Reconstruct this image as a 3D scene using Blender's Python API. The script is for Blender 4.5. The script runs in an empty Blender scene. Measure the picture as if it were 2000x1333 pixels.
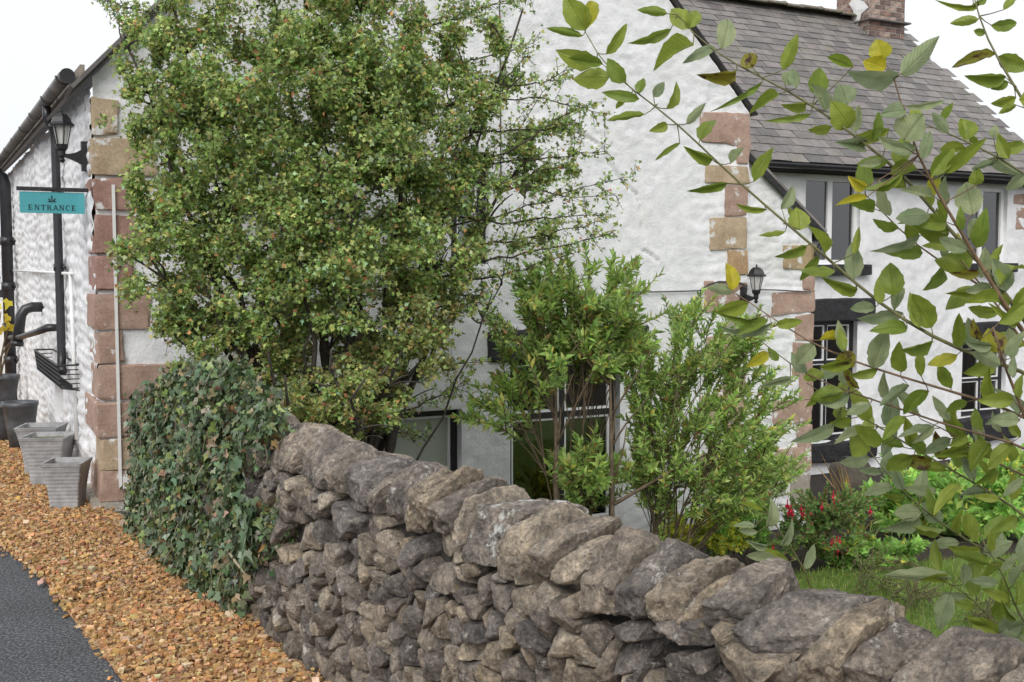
import bpy, bmesh, math, random
import numpy as np
from mathutils import Matrix, Vector

rng = np.random.default_rng(11)
random.seed(11)
R = math.radians
scene = bpy.context.scene
COL = scene.collection

# ------------------------------------------------------------------ camera, sky, sun, exposure
EYE = 1.65
F = 2100.0                                   # focal length in photo pixels (photo 2000 x 1333)
PITCH = math.atan(139 / F)
cam_d = bpy.data.cameras.new('camera')
cam_d.sensor_width = 36.0
cam_d.lens = F / 2000 * 36
cam_d.clip_start = 0.05
cam_d.clip_end = 2000
cam = bpy.data.objects.new('camera', cam_d)
COL.objects.link(cam)
cam.location = (0, 0, EYE)
cam.rotation_euler = (math.pi / 2 - PITCH, 0, 0)
scene.camera = cam

SUN_EL, SUN_AZ = R(42), R(192)               # azimuth from +Y, clockwise: behind and left of the camera
world = bpy.data.worlds.new('World')
scene.world = world
world.use_nodes = True
wn_ = world.node_tree
wn_.nodes.clear()
sky = wn_.nodes.new('ShaderNodeTexSky')
sky.sky_type = 'NISHITA'
sky.sun_disc = False
sky.sun_elevation = SUN_EL
sky.sun_rotation = SUN_AZ
sky.air_density = 1.0
sky.dust_density = 6.0
sky.ozone_density = 1.0
hs = wn_.nodes.new('ShaderNodeHueSaturation')
hs.inputs['Saturation'].default_value = 0.10     # overcast: an even grey-white sky
bgn = wn_.nodes.new('ShaderNodeBackground')
bgn.inputs['Strength'].default_value = 0.15
wo = wn_.nodes.new('ShaderNodeOutputWorld')
wn_.links.new(sky.outputs[0], hs.inputs['Color'])
cl = wn_.nodes.new('ShaderNodeMix')                # closed cloud deck: mostly even white light
cl.data_type = 'RGBA'
cl.inputs[0].default_value = 0.82
cl.inputs[7].default_value = (6.0, 6.15, 6.35, 1)
wn_.links.new(hs.outputs[0], cl.inputs[6])
wn_.links.new(cl.outputs[2], bgn.inputs['Color'])
wn_.links.new(bgn.outputs[0], wo.inputs['Surface'])

sun_d = bpy.data.lights.new('sun', 'SUN')
sun_d.energy = 1.5
sun_d.angle = R(35)
sun_d.color = (1.0, 0.97, 0.93)
sun = bpy.data.objects.new('sun', sun_d)
COL.objects.link(sun)
sd = Vector((math.sin(SUN_AZ) * math.cos(SUN_EL), math.cos(SUN_AZ) * math.cos(SUN_EL), math.sin(SUN_EL)))
sun.rotation_euler = sd.to_track_quat('Z', 'Y').to_euler()
sun.location = (-4, -6, 9)

scene.view_settings.view_transform = 'Standard'
scene.view_settings.look = 'None'
scene.view_settings.exposure = 0.27
scene.view_settings.gamma = 1.0
scene.view_settings.use_curve_mapping = False
scene.render.engine = 'CYCLES'
scene.cycles.max_bounces = 8
scene.cycles.diffuse_bounces = 6
scene.cycles.transparent_max_bounces = 8

# ------------------------------------------------------------------ photo measurements -> points
CAMP = np.array([0, 0, EYE])
cP, sP = math.cos(PITCH), math.sin(PITCH)


def ray(px, py):
    dx, dy = (px - 1000) / F, -(py - 666.5) / F
    return np.array([dx, cP + dy * sP, -sP + dy * cP])


def at(px, py, Y):
    d = ray(px, py)
    return CAMP + d * (Y / d[1])


def onplane(px, py, P, n):
    d = ray(px, py)
    k = np.dot(np.asarray(P) - CAMP, n) / np.dot(d, n)
    return CAMP + d * k


UP = np.array([0, 0, 1.0])
# house frame: front gable wall starts at the left corner P0 and runs along U; the side wall runs along V
P0 = np.array([-2.79, 7.25, 0.0])
U = np.array([0.891, 0.4535, 0.0]); U /= np.linalg.norm(U)
NF = np.array([U[1], -U[0], 0.0])            # out of the front wall, to the camera
V = np.array([-0.484, 0.875, 0.0]); V /= np.linalg.norm(V)
NS = np.array([-V[1], V[0], 0.0])            # out of the side wall, to the lane
GZ = -0.75                                   # garden level (lane = 0)


def fac(px, py, d=0.0):                      # pixel -> (along, height) on the plane d metres behind the front wall
    p = onplane(px, py, P0 - NF * d, NF)
    return np.dot(p - P0, U), p[2]


def FP(t, z, d=0.0):
    return P0 + U * t - NF * d + UP * z


def side(px, py):
    p = onplane(px, py, P0, NS)
    return np.dot(p - P0, V), p[2]


def SP(s, z, o=0.0):
    return P0 + V * s + NS * o + UP * z


# dry stone wall frame
W0 = np.array([-0.83, 4.37, 0.0])
WD = np.array([0.55, -0.835, 0.0]); WD /= np.linalg.norm(WD)
WN = np.array([WD[1], -WD[0], 0.0])          # to the lane


def wall(px, py):
    p = onplane(px, py, W0, WN)
    return np.dot(p - W0, WD), p[2]


def WP(s, z, o=0.0):
    return W0 + WD * s + WN * o + UP * z


# ------------------------------------------------------------------ noise
def _hash(ix, iy, iz):
    h = (ix.astype(np.int64) * 374761393 + iy.astype(np.int64) * 668265263 + iz.astype(np.int64) * 1274126177) & 0xffffffff
    h = ((h ^ (h >> 13)) * 1103515245) & 0xffffffff
    h = ((h ^ (h >> 16)) * 374761393) & 0xffffffff
    return ((h ^ (h >> 15)) & 0xffff) / 65535.0


def vnoise(p):
    p = np.asarray(p, float)
    i = np.floor(p).astype(np.int64)
    f = p - i
    f = f * f * (3 - 2 * f)
    o = 0
    for dx in (0, 1):
        wx = f[:, 0] if dx else 1 - f[:, 0]
        for dy in (0, 1):
            wy = f[:, 1] if dy else 1 - f[:, 1]
            for dz in (0, 1):
                wz = f[:, 2] if dz else 1 - f[:, 2]
                o = o + wx * wy * wz * _hash(i[:, 0] + dx, i[:, 1] + dy, i[:, 2] + dz)
    return o * 2 - 1


def fbm(p, octv=3):
    a, o, q = 1.0, 0, np.asarray(p, float)
    for k in range(octv):
        o = o + a * vnoise(q + 17.3 * k)
        q = q * 2.1
        a *= 0.5
    return o


# ------------------------------------------------------------------ objects
ORG = {}


def mesh_np(name, v, f, smooth=False, cols=None, sharp=None):
    """v (N,3); f = array (M,k) or a list of such arrays / lists of faces"""
    me = bpy.data.meshes.new(name)
    v = np.asarray(v, np.float32)
    fl = f if isinstance(f, list) else [f]
    arrs = [np.asarray(a, np.int32) for a in fl if len(a)]
    nl = sum(a.size for a in arrs)
    npoly = sum(len(a) for a in arrs)
    me.vertices.add(len(v))
    me.vertices.foreach_set('co', v.ravel())
    me.loops.add(nl)
    me.loops.foreach_set('vertex_index', np.concatenate([a.ravel() for a in arrs]))
    me.polygons.add(npoly)
    tot = np.concatenate([np.full(len(a), a.shape[1], np.int32) for a in arrs])
    st = np.concatenate([[0], np.cumsum(tot)[:-1]]).astype(np.int32)
    me.polygons.foreach_set('loop_start', st)
    me.polygons.foreach_set('loop_total', tot)
    me.polygons.foreach_set('use_smooth', np.full(npoly, bool(smooth)))
    if cols is not None:
        at_ = me.attributes.new('col', 'FLOAT_COLOR', 'POINT')
        c = np.ones((len(v), 4), np.float32)
        c[:, :3] = cols
        at_.data.foreach_set('color', c.ravel())
    me.update(calc_edges=True)
    me.validate()
    if sharp:
        me.set_sharp_from_angle(angle=R(sharp))
    return me


def props(o, label=None, cat=None, group=None, kind=None):
    if label: o['label'] = label
    if cat: o['category'] = cat
    if group: o['group'] = group
    if kind: o['kind'] = kind
    return o


def thing(name, loc, label, cat, group=None):
    o = bpy.data.objects.new(name, None)
    o.empty_display_size = 0.1
    COL.objects.link(o)
    o.location = Vector(loc)
    ORG[o.name] = np.array(loc, float)
    return props(o, label, cat, group)


def put(name, me, mat, parent=None, org=None, label=None, cat=None, group=None, kind=None):
    o = bpy.data.objects.new(name, me)
    COL.objects.link(o)
    if mat is not None and len(me.materials) == 0:
        me.materials.append(mat)
    if parent is not None:
        o.parent = parent
        ORG[o.name] = ORG[parent.name]
    else:
        org = np.zeros(3) if org is None else np.asarray(org, float)
        o.location = Vector(org)
        ORG[o.name] = org
    return props(o, label, cat, group, kind)


def build(name, v, f, mat, parent=None, smooth=False, cols=None, org=None, **kw):
    """world-space verts -> object"""
    v = np.asarray(v, float)
    if parent is not None:
        g = ORG[parent.name]
    else:
        if org is None:
            org = np.array([(v[:, 0].min() + v[:, 0].max()) / 2, (v[:, 1].min() + v[:, 1].max()) / 2, v[:, 2].min()])
        g = np.asarray(org, float)
    return put(name, mesh_np(name, v - g, f, smooth, cols), mat, parent, g, **kw)


def place(name, me, M, parent, mat=None, **kw):
    """shared mesh placed by a world matrix under a parent"""
    o = bpy.data.objects.new(name, me)
    COL.objects.link(o)
    if mat is not None and len(me.materials) == 0:
        me.materials.append(mat)
    if parent is not None:
        o.parent = parent
        o.matrix_local = Matrix.Translation(-Vector(ORG[parent.name])) @ M
    else:
        o.matrix_world = M
    ORG[o.name] = np.array(M.translation)
    return props(o, **kw)


def frameM(x, y, z, loc):
    return Matrix(((x[0], y[0], z[0], loc[0]), (x[1], y[1], z[1], loc[1]), (x[2], y[2], z[2], loc[2]), (0, 0, 0, 1)))


class MB:
    """collects shapes of one mesh"""
    def __init__(s):
        s.v, s.q, s.t, s.c, s.n = [], [], [], [], 0

    def add(s, v, f, col=None):
        v = np.asarray(v, float)
        f = np.asarray(f, int)
        s.v.append(v)
        (s.q if f.shape[1] == 4 else s.t).append(f + s.n)
        if col is not None:
            s.c.append(np.broadcast_to(np.asarray(col, float), (len(v), 3)))
        s.n += len(v)

    def box(s, o, ax, ay, az, col=None):
        o, ax, ay, az = map(lambda a: np.asarray(a, float), (o, ax, ay, az))
        v = [o, o + ax, o + ax + ay, o + ay, o + az, o + ax + az, o + ax + ay + az, o + ay + az]
        f = [[0, 3, 2, 1], [4, 5, 6, 7], [0, 1, 5, 4], [1, 2, 6, 5], [2, 3, 7, 6], [3, 0, 4, 7]]
        if np.dot(np.cross(ax, ay), az) < 0:
            f = [a[::-1] for a in f]
        s.add(v, f, col)

    def tube(s, pts, rad, n=8, col=None, cap=True):
        pts = np.asarray(pts, float)
        m = len(pts)
        rad = np.broadcast_to(np.asarray(rad, float), (m,))
        tan = np.gradient(pts, axis=0)
        tan /= np.linalg.norm(tan, axis=1)[:, None] + 1e-9
        ref = np.array([0, 0, 1.0]) if abs(tan[0][2]) < 0.9 else np.array([1.0, 0, 0])
        a = np.linspace(0, 2 * math.pi, n, endpoint=False)
        V_ = np.zeros((m, n, 3))
        x = np.cross(tan[0], ref); x /= np.linalg.norm(x)
        for i in range(m):
            x = x - tan[i] * np.dot(x, tan[i]); x /= np.linalg.norm(x) + 1e-9
            y = np.cross(tan[i], x)
            V_[i] = pts[i] + rad[i] * (np.cos(a)[:, None] * x + np.sin(a)[:, None] * y)
        idx = np.arange(m * n).reshape(m, n)
        f = np.stack([idx[:-1], np.roll(idx, -1, 1)[:-1], np.roll(idx, -1, 1)[1:], idx[1:]], -1).reshape(-1, 4)
        v = V_.reshape(-1, 3)
        if cap:
            b = len(v)
            v = np.vstack([v, pts[0], pts[-1]])
            r0 = np.stack([np.roll(idx[0], -1), idx[0], np.full(n, b)], -1)
            r1 = np.stack([idx[-1], np.roll(idx[-1], -1), np.full(n, b + 1)], -1)
            n0 = s.n
            s.add(v, f, col)
            s.t.append(np.vstack([r0, r1]) + n0)
        else:
            s.add(v, f, col)

    def lathe(s, base, axis, prof, n=20, col=None):
        """prof: list of (radius, height along the axis)"""
        axis = np.asarray(axis, float); axis /= np.linalg.norm(axis)
        ref = np.array([1.0, 0, 0]) if abs(axis[0]) < 0.9 else np.array([0, 1.0, 0])
        x = np.cross(axis, ref); x /= np.linalg.norm(x); y = np.cross(axis, x)
        a = np.linspace(0, 2 * math.pi, n, endpoint=False) + math.pi / n
        m = len(prof)
        V_ = np.zeros((m, n, 3))
        for i, (r, h) in enumerate(prof):
            V_[i] = np.asarray(base) + axis * h + r * (np.cos(a)[:, None] * x + np.sin(a)[:, None] * y)
        idx = np.arange(m * n).reshape(m, n)
        f = np.stack([idx[:-1], np.roll(idx, -1, 1)[:-1], np.roll(idx, -1, 1)[1:], idx[1:]], -1).reshape(-1, 4)
        s.add(V_.reshape(-1, 3), f, col)

    def faces(s):
        out = []
        if s.q: out.append(np.vstack(s.q))
        if s.t: out.append(np.vstack(s.t))
        return out

    def build(s, name, mat, parent=None, smooth=False, **kw):
        cols = np.vstack(s.c) if s.c else None
        return build(name, np.vstack(s.v), s.faces(), mat, parent, smooth, cols, **kw)


# ------------------------------------------------------------------ materials
def new_mat(name):
    m = bpy.data.materials.new(name)
    m.use_nodes = True
    nt = m.node_tree
    b = nt.nodes['Principled BSDF']
    return m, nt, b


def nd(nt, typ, **kw):
    n = nt.nodes.new(typ)
    for k, val in kw.items():
        if k in n.inputs.keys():
            n.inputs[k].default_value = val
        else:
            setattr(n, k, val)
    return n


def tex(nt, scale, detail=4, rough=0.6, coord='Object', kind='ShaderNodeTexNoise', vscale=None, dist=0.0):
    tc = nd(nt, 'ShaderNodeTexCoord')
    src = tc.outputs[coord]
    if vscale:
        mp = nd(nt, 'ShaderNodeMapping')
        mp.inputs['Scale'].default_value = vscale
        nt.links.new(src, mp.inputs['Vector'])
        src = mp.outputs[0]
    n = nd(nt, kind)
    n.inputs['Scale'].default_value = scale
    if kind == 'ShaderNodeTexNoise' and nt.get('vary'):      # every stone gets its own piece of the pattern
        n.noise_dimensions = '4D'
        oi_ = nd(nt, 'ShaderNodeObjectInfo')
        mm_ = nd(nt, 'ShaderNodeMath', operation='MULTIPLY')
        nt.links.new(oi_.outputs['Random'], mm_.inputs[0]); mm_.inputs[1].default_value = 90.0
        nt.links.new(mm_.outputs[0], n.inputs['W'])
    if kind == 'ShaderNodeTexNoise':
        n.inputs['Detail'].default_value = detail
        n.inputs['Roughness'].default_value = rough
        n.inputs['Distortion'].default_value = dist
    nt.links.new(src, n.inputs['Vector'])
    return n.outputs[0]


def ramp(nt, fac_, stops):
    r = nd(nt, 'ShaderNodeValToRGB')
    el = r.color_ramp.elements
    while len(el) < len(stops):
        el.new(0.5)
    for e, (p, c) in zip(el, stops):
        e.position = p
        e.color = (*c, 1) if len(c) == 3 else c
    nt.links.new(fac_, r.inputs[0])
    return r.outputs[0]


def gray(nt, fac_, a, b):
    return ramp(nt, fac_, [(a, (0, 0, 0)), (b, (1, 1, 1))])


def mix(nt, f, a, b, mode='MIX'):
    m = nd(nt, 'ShaderNodeMix', data_type='RGBA', blend_type=mode)
    for sock, val in ((m.inputs[0], f), (m.inputs[6], a), (m.inputs[7], b)):
        if hasattr(val, 'is_output'):
            nt.links.new(val, sock)
        else:
            sock.default_value = (*val, 1) if isinstance(val, (tuple, list)) else val
    return m.outputs[2]


def bump(nt, b, hts, dist=0.01, strength=0.6):
    prev = None
    for h, d in hts:
        n = nd(nt, 'ShaderNodeBump')
        n.inputs['Strength'].default_value = strength
        n.inputs['Distance'].default_value = d
        nt.links.new(h, n.inputs['Height'])
        if prev is not None:
            nt.links.new(prev, n.inputs['Normal'])
        prev = n.outputs[0]
    nt.links.new(prev, b.inputs['Normal'])


def plain(name, col, rough=0.5, var=0.25, scale=20, bmp=0.0, metal=0.0, spec=0.5):
    m, nt, b = new_mat(name)
    n = tex(nt, scale, 5)
    c = ramp(nt, n, [(0.3, tuple(x * (1 - var) for x in col)), (0.7, tuple(min(1, x * (1 + var)) for x in col))])
    nt.links.new(c, b.inputs['Base Color'])
    b.inputs['Roughness'].default_value = rough
    b.inputs['Metallic'].default_value = metal
    b.inputs['Specular IOR Level'].default_value = spec
    if bmp:
        bump(nt, b, [(tex(nt, scale * 3, 6), bmp)])
    return m


def leaf_mat(name, rough=0.45, transl=0.3, spec=0.4):
    m, nt, b = new_mat(name)
    a = nd(nt, 'ShaderNodeAttribute', attribute_name='col')
    nt.links.new(a.outputs['Color'], b.inputs['Base Color'])
    b.inputs['Roughness'].default_value = rough
    b.inputs['Specular IOR Level'].default_value = spec
    t = nd(nt, 'ShaderNodeBsdfTranslucent')
    nt.links.new(a.outputs['Color'], t.inputs['Color'])
    ms = nd(nt, 'ShaderNodeMixShader')
    ms.inputs[0].default_value = transl
    nt.links.new(b.outputs[0], ms.inputs[1])
    nt.links.new(t.outputs[0], ms.inputs[2])
    nt.links.new(ms.outputs[0], nt.nodes['Material Output'].inputs['Surface'])
    return m


def attr_mat(name, rough=0.8, bmp=0.0, scale=60, spec=0.3, var=0.3):
    m, nt, b = new_mat(name)
    a = nd(nt, 'ShaderNodeAttribute', attribute_name='col')
    n = tex(nt, scale, 5)
    c = mix(nt, 1.0, a.outputs['Color'], ramp(nt, n, [(0.25, (1 - var,) * 3), (0.75, (1 + var,) * 3)]), 'MULTIPLY')
    nt.links.new(c, b.inputs['Base Color'])
    b.inputs['Roughness'].default_value = rough
    b.inputs['Specular IOR Level'].default_value = spec
    if bmp:
        bump(nt, b, [(tex(nt, scale * 1.5, 4), bmp)])
    return m


def render_mat(name, dirt=0.5, k=1.0):
    m, nt, b = new_mat(name)
    big = tex(nt, 1.3, 5, 0.65)
    mid = tex(nt, 9, 6, 0.7)
    fine = tex(nt, 55, 5, 0.7)
    c = ramp(nt, mid, [(0.3, (0.66 * k, 0.665 * k, 0.68 * k)), (0.62, (0.80 * k, 0.80 * k, 0.81 * k))])
    st = gray(nt, big, 0.52, 0.75)
    stain = mix(nt, fine, (0.52, 0.52, 0.47), (0.68, 0.67, 0.63))
    fm = nd(nt, 'ShaderNodeMath', operation='MULTIPLY')
    nt.links.new(st, fm.inputs[0]); fm.inputs[1].default_value = dirt
    c = mix(nt, fm.outputs[0], c, stain)
    # flecks of bare render where the paint has come away
    fl = gray(nt, tex(nt, 38, 3, 0.55), 0.70, 0.76)
    fl2 = gray(nt, tex(nt, 3.1, 3, 0.5), 0.5, 0.62)
    fmm = nd(nt, 'ShaderNodeMath', operation='MULTIPLY')
    nt.links.new(fl, fmm.inputs[0]); nt.links.new(fl2, fmm.inputs[1])
    c = mix(nt, fmm.outputs[0], c, (0.38, 0.36, 0.33))
    nt.links.new(c, b.inputs['Base Color'])
    b.inputs['Roughness'].default_value = 0.75
    b.inputs['Specular IOR Level'].default_value = 0.25
    bump(nt, b, [(mid, 0.014), (fine, 0.007)], strength=0.75)
    return m


M = {}
M['render'] = render_mat('white_painted_render', 0.55)
M['render_side'] = render_mat('white_painted_rubble', 0.3)


def stone_mat():
    m, nt, b = new_mat('dry_stone')
    nt['vary'] = 1
    oi = nd(nt, 'ShaderNodeObjectInfo')
    base = ramp(nt, oi.outputs['Random'], [(0.0, (0.165, 0.15, 0.145)), (0.3, (0.29, 0.25, 0.21)), (0.55, (0.205, 0.187, 0.18)),
                                           (0.8, (0.33, 0.275, 0.21)), (1.0, (0.42, 0.37, 0.31))])
    n1 = tex(nt, 9, 8, 0.72)
    n2 = tex(nt, 38, 8, 0.75)
    n3 = tex(nt, 95, 6, 0.75)
    c = mix(nt, 1.0, base, ramp(nt, n1, [(0.3, (0.32, 0.32, 0.34)), (0.5, (0.88, 0.87, 0.85)), (0.68, (1.6, 1.53, 1.42))]), 'MULTIPLY')
    c = mix(nt, 1.0, c, ramp(nt, n2, [(0.32, (0.42, 0.42, 0.44)), (0.5, (0.95, 0.95, 0.95)), (0.68, (1.6, 1.55, 1.48))]), 'MULTIPLY')
    c = mix(nt, 1.0, c, ramp(nt, n3, [(0.3, (0.5, 0.5, 0.5)), (0.7, (1.5, 1.5, 1.5))]), 'MULTIPLY')
    # lichen: pale grey crusts and a few ochre ones
    l1 = gray(nt, tex(nt, 20, 7, 0.8, dist=0.4), 0.565, 0.64)
    c = mix(nt, l1, c, mix(nt, n2, (0.42, 0.39, 0.34), (0.66, 0.63, 0.58)))
    l2 = gray(nt, tex(nt, 11, 6, 0.7, vscale=(1.3, 1, 0.9)), 0.635, 0.70)
    c = mix(nt, l2, c, (0.27, 0.22, 0.12))
    dk = gray(nt, tex(nt, 23, 6, 0.8), 0.62, 0.70)
    c = mix(nt, dk, c, (0.075, 0.07, 0.068))
    nt.links.new(c, b.inputs['Base Color'])
    b.inputs['Roughness'].default_value = 0.9
    b.inputs['Specular IOR Level'].default_value = 0.2
    bump(nt, b, [(n1, 0.03), (n2, 0.014), (n3, 0.005)], strength=0.9)
    return m


M['stone'] = stone_mat()


def lichen_stone():
    m = M['stone'].copy()
    m.name = 'lichened_stone'
    nt = m.node_tree
    b = nt.nodes['Principled BSDF']
    old = b.inputs['Base Color'].links[0].from_socket
    f = gray(nt, tex(nt, 13, 6, 0.75), 0.53, 0.58)
    c = mix(nt, f, old, mix(nt, tex(nt, 60, 4), (0.45, 0.45, 0.42), (0.72, 0.72, 0.69)))
    nt.links.new(c, b.inputs['Base Color'])
    return m


M['stone_lichen'] = lichen_stone()


def sandstone():
    m, nt, b = new_mat('sandstone_quoin')
    nt['vary'] = 1
    oi = nd(nt, 'ShaderNodeObjectInfo')
    n1 = tex(nt, 6, 6, 0.7)
    n2 = tex(nt, 70, 6, 0.75)
    n4 = tex(nt, 150, 3, 0.7)
    tint = mix(nt, 1.0, oi.outputs['Color'], ramp(nt, n1, [(0.3, (0.72, 0.66, 0.62)), (0.7, (1.2, 1.22, 1.2))]), 'MULTIPLY')
    c = mix(nt, 1.0, tint, ramp(nt, n2, [(0.3, (0.72, 0.72, 0.72)), (0.7, (1.25, 1.25, 1.25))]), 'MULTIPLY')
    p1 = gray(nt, n4, 0.66, 0.72)
    c = mix(nt, p1, c, (0.55, 0.5, 0.46))
    # old white paint left on the stone
    pw = gray(nt, tex(nt, 7, 6, 0.7), 0.58, 0.63)
    c = mix(nt, pw, c, (0.66, 0.65, 0.64))
    nt.links.new(c, b.inputs['Base Color'])
    b.inputs['Roughness'].default_value = 0.9
    b.inputs['Specular IOR Level'].default_value = 0.15
    bump(nt, b, [(n1, 0.012), (n2, 0.006)], strength=0.8)
    return m


M['quoin'] = sandstone()


def slate_mat():
    m, nt, b = new_mat('slate')
    nt['vary'] = 1
    oi = nd(nt, 'ShaderNodeObjectInfo')
    a = nd(nt, 'ShaderNodeAttribute', attribute_name='col')
    ad = nd(nt, 'ShaderNodeMath', operation='ADD')
    nt.links.new(oi.outputs['Random'], ad.inputs[0]); nt.links.new(a.outputs['Fac'], ad.inputs[1])
    fr = nd(nt, 'ShaderNodeMath', operation='FRACT')
    nt.links.new(ad.outputs[0], fr.inputs[0])
    base = ramp(nt, fr.outputs[0], [(0.0, (0.115, 0.108, 0.11)), (0.35, (0.165, 0.155, 0.15)), (0.6, (0.20, 0.18, 0.175)),
                                    (0.85, (0.20, 0.19, 0.18)), (1.0, (0.13, 0.115, 0.12))])
    c = mix(nt, 1.0, base, ramp(nt, tex(nt, 7, 7, 0.7), [(0.3, (0.68, 0.66, 0.64)), (0.7, (1.3, 1.3, 1.27))]), 'MULTIPLY')
    li = gray(nt, tex(nt, 30, 4, 0.7), 0.64, 0.71)
    c = mix(nt, li, c, (0.30, 0.30, 0.26))
    mo = gray(nt, tex(nt, 1.1, 6, 0.7), 0.56, 0.72)
    c = mix(nt, mo, c, (0.15, 0.145, 0.09))
    nt.links.new(c, b.inputs['Base Color'])
    b.inputs['Roughness'].default_value = 0.62
    bump(nt, b, [(tex(nt, 24, 6, 0.7), 0.006)])
    return m


M['slate'] = slate_mat()
M['ridge'] = plain('mossy_ridge_tile', (0.13, 0.115, 0.085), 0.85, 0.45, 9, 0.01)
M['black'] = plain('black_gloss_paint', (0.014, 0.014, 0.016), 0.42, 0.4, 30, 0.003)
M['black_wood'] = plain('black_painted_timber', (0.016, 0.0155, 0.018), 0.55, 0.6, 14, 0.02)
M['black_plastic'] = plain('black_plastic', (0.022, 0.022, 0.025), 0.33, 0.3, 12, 0.001)
M['grey_plastic'] = plain('weathered_grey_gutter', (0.17, 0.165, 0.155), 0.6, 0.55, 8, 0.004)
M['white'] = plain('white_gloss_paint', (0.80, 0.80, 0.80), 0.35, 0.04, 12, 0.0)
M['white_old'] = plain('white_plastic', (0.72, 0.72, 0.71), 0.5, 0.08, 12, 0.0)
M['teal'] = plain('teal_sign_paint', (0.07, 0.35, 0.39), 0.45, 0.06, 6)
M['ink'] = plain('dark_sign_ink', (0.010, 0.04, 0.048), 0.5, 0.1, 6)
M['pot_grey'] = plain('grey_planter', (0.31, 0.31, 0.315), 0.6, 0.3, 14, 0.003)
M['pot_dark'] = plain('dark_glazed_pot', (0.075, 0.08, 0.09), 0.42, 0.4, 9, 0.003)
M['soil'] = plain('dark_soil', (0.035, 0.026, 0.02), 0.95, 0.5, 22, 0.03)
M['dark_core'] = plain('wall_core_rubble', (0.05, 0.044, 0.04), 0.95, 0.5, 16, 0.04)
M['steel'] = plain('galvanised_steel', (0.42, 0.42, 0.42), 0.4, 0.2, 20, 0, 0.8)
M['room'] = plain('dim_room', (0.42, 0.41, 0.37), 0.9, 0.3, 2)
M['blind'] = plain('pale_blind', (0.50, 0.51, 0.46), 0.8, 0.06, 3)
M['frost'] = plain('frosted_glass', (0.40, 0.42, 0.37), 0.25, 0.08, 2)
M['card'] = plain('cardboard', (0.42, 0.27, 0.16), 0.85, 0.1, 8)
M['card_print'] = plain('cardboard_print', (0.16, 0.1, 0.07), 0.85, 0.1, 8)
M['brick'] = plain('old_brick', (0.25, 0.125, 0.10), 0.9, 0.55, 11, 0.01)
M['mortar'] = plain('mortar', (0.40, 0.37, 0.34), 0.95, 0.25, 18, 0.01)
M['lead'] = plain('lead_flashing', (0.13, 0.115, 0.11), 0.6, 0.3, 9)
M['bark'] = plain('dark_bark', (0.055, 0.045, 0.036), 0.9, 0.5, 30, 0.006)
M['bark_pale'] = plain('pale_bark', (0.12, 0.088, 0.055), 0.9, 0.4, 30, 0.004)
M['twig_green'] = plain('green_brown_twig', (0.13, 0.125, 0.045), 0.6, 0.35, 40, 0.001)
M['twig_red'] = plain('red_brown_twig', (0.16, 0.10, 0.055), 0.6, 0.35, 40, 0.001)
M['runner'] = plain('dry_ivy_runner', (0.34, 0.29, 0.2), 0.8, 0.3, 20)
M['wire'] = plain('dark_cable', (0.05, 0.05, 0.055), 0.6, 0.2, 10)
M['petal'] = plain('crimson_petal', (0.50, 0.015, 0.045), 0.45, 0.25, 40)
M['yellow_petal'] = plain('yellow_petal', (0.62, 0.50, 0.04), 0.5, 0.2, 40)
M['leaf'] = leaf_mat('foliage', 0.5, 0.45)
M['leaf_gloss'] = leaf_mat('ivy_foliage', 0.36, 0.14, 0.5)
M['grass'] = leaf_mat('grass_blades', 0.55, 0.3)
M['gravel'] = attr_mat('golden_gravel', 0.85, 0.004, 60)


def asphalt():
    m, nt, b = new_mat('asphalt')
    n = tex(nt, 75, 3, 0.85)
    n2 = tex(nt, 3, 5, 0.6)
    c = ramp(nt, n, [(0.36, (0.016, 0.018, 0.022)), (0.5, (0.05, 0.054, 0.062)), (0.64, (0.20, 0.205, 0.215))])
    c = mix(nt, 1.0, c, ramp(nt, n2, [(0.3, (0.85,) * 3), (0.7, (1.2,) * 3)]), 'MULTIPLY')
    nt.links.new(c, b.inputs['Base Color'])
    b.inputs['Roughness'].default_value = 0.72
    bump(nt, b, [(n, 0.006), (tex(nt, 90, 3), 0.006)], strength=0.9)
    return m


M['asphalt'] = asphalt()


def glass():
    m, nt, b = new_mat('window_glass')
    fr = nd(nt, 'ShaderNodeFresnel'); fr.inputs['IOR'].default_value = 2.3
    tr = nd(nt, 'ShaderNodeBsdfTransparent'); tr.inputs['Color'].default_value = (0.72, 0.76, 0.74, 1)
    gl = nd(nt, 'ShaderNodeBsdfGlossy'); gl.inputs['Roughness'].default_value = 0.03
    ms = nd(nt, 'ShaderNodeMixShader')
    nt.links.new(fr.outputs[0], ms.inputs[0])
    nt.links.new(tr.outputs[0], ms.inputs[1]); nt.links.new(gl.outputs[0], ms.inputs[2])
    nt.links.new(ms.outputs[0], nt.nodes['Material Output'].inputs['Surface'])
    return m


M['glass'] = glass()


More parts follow.
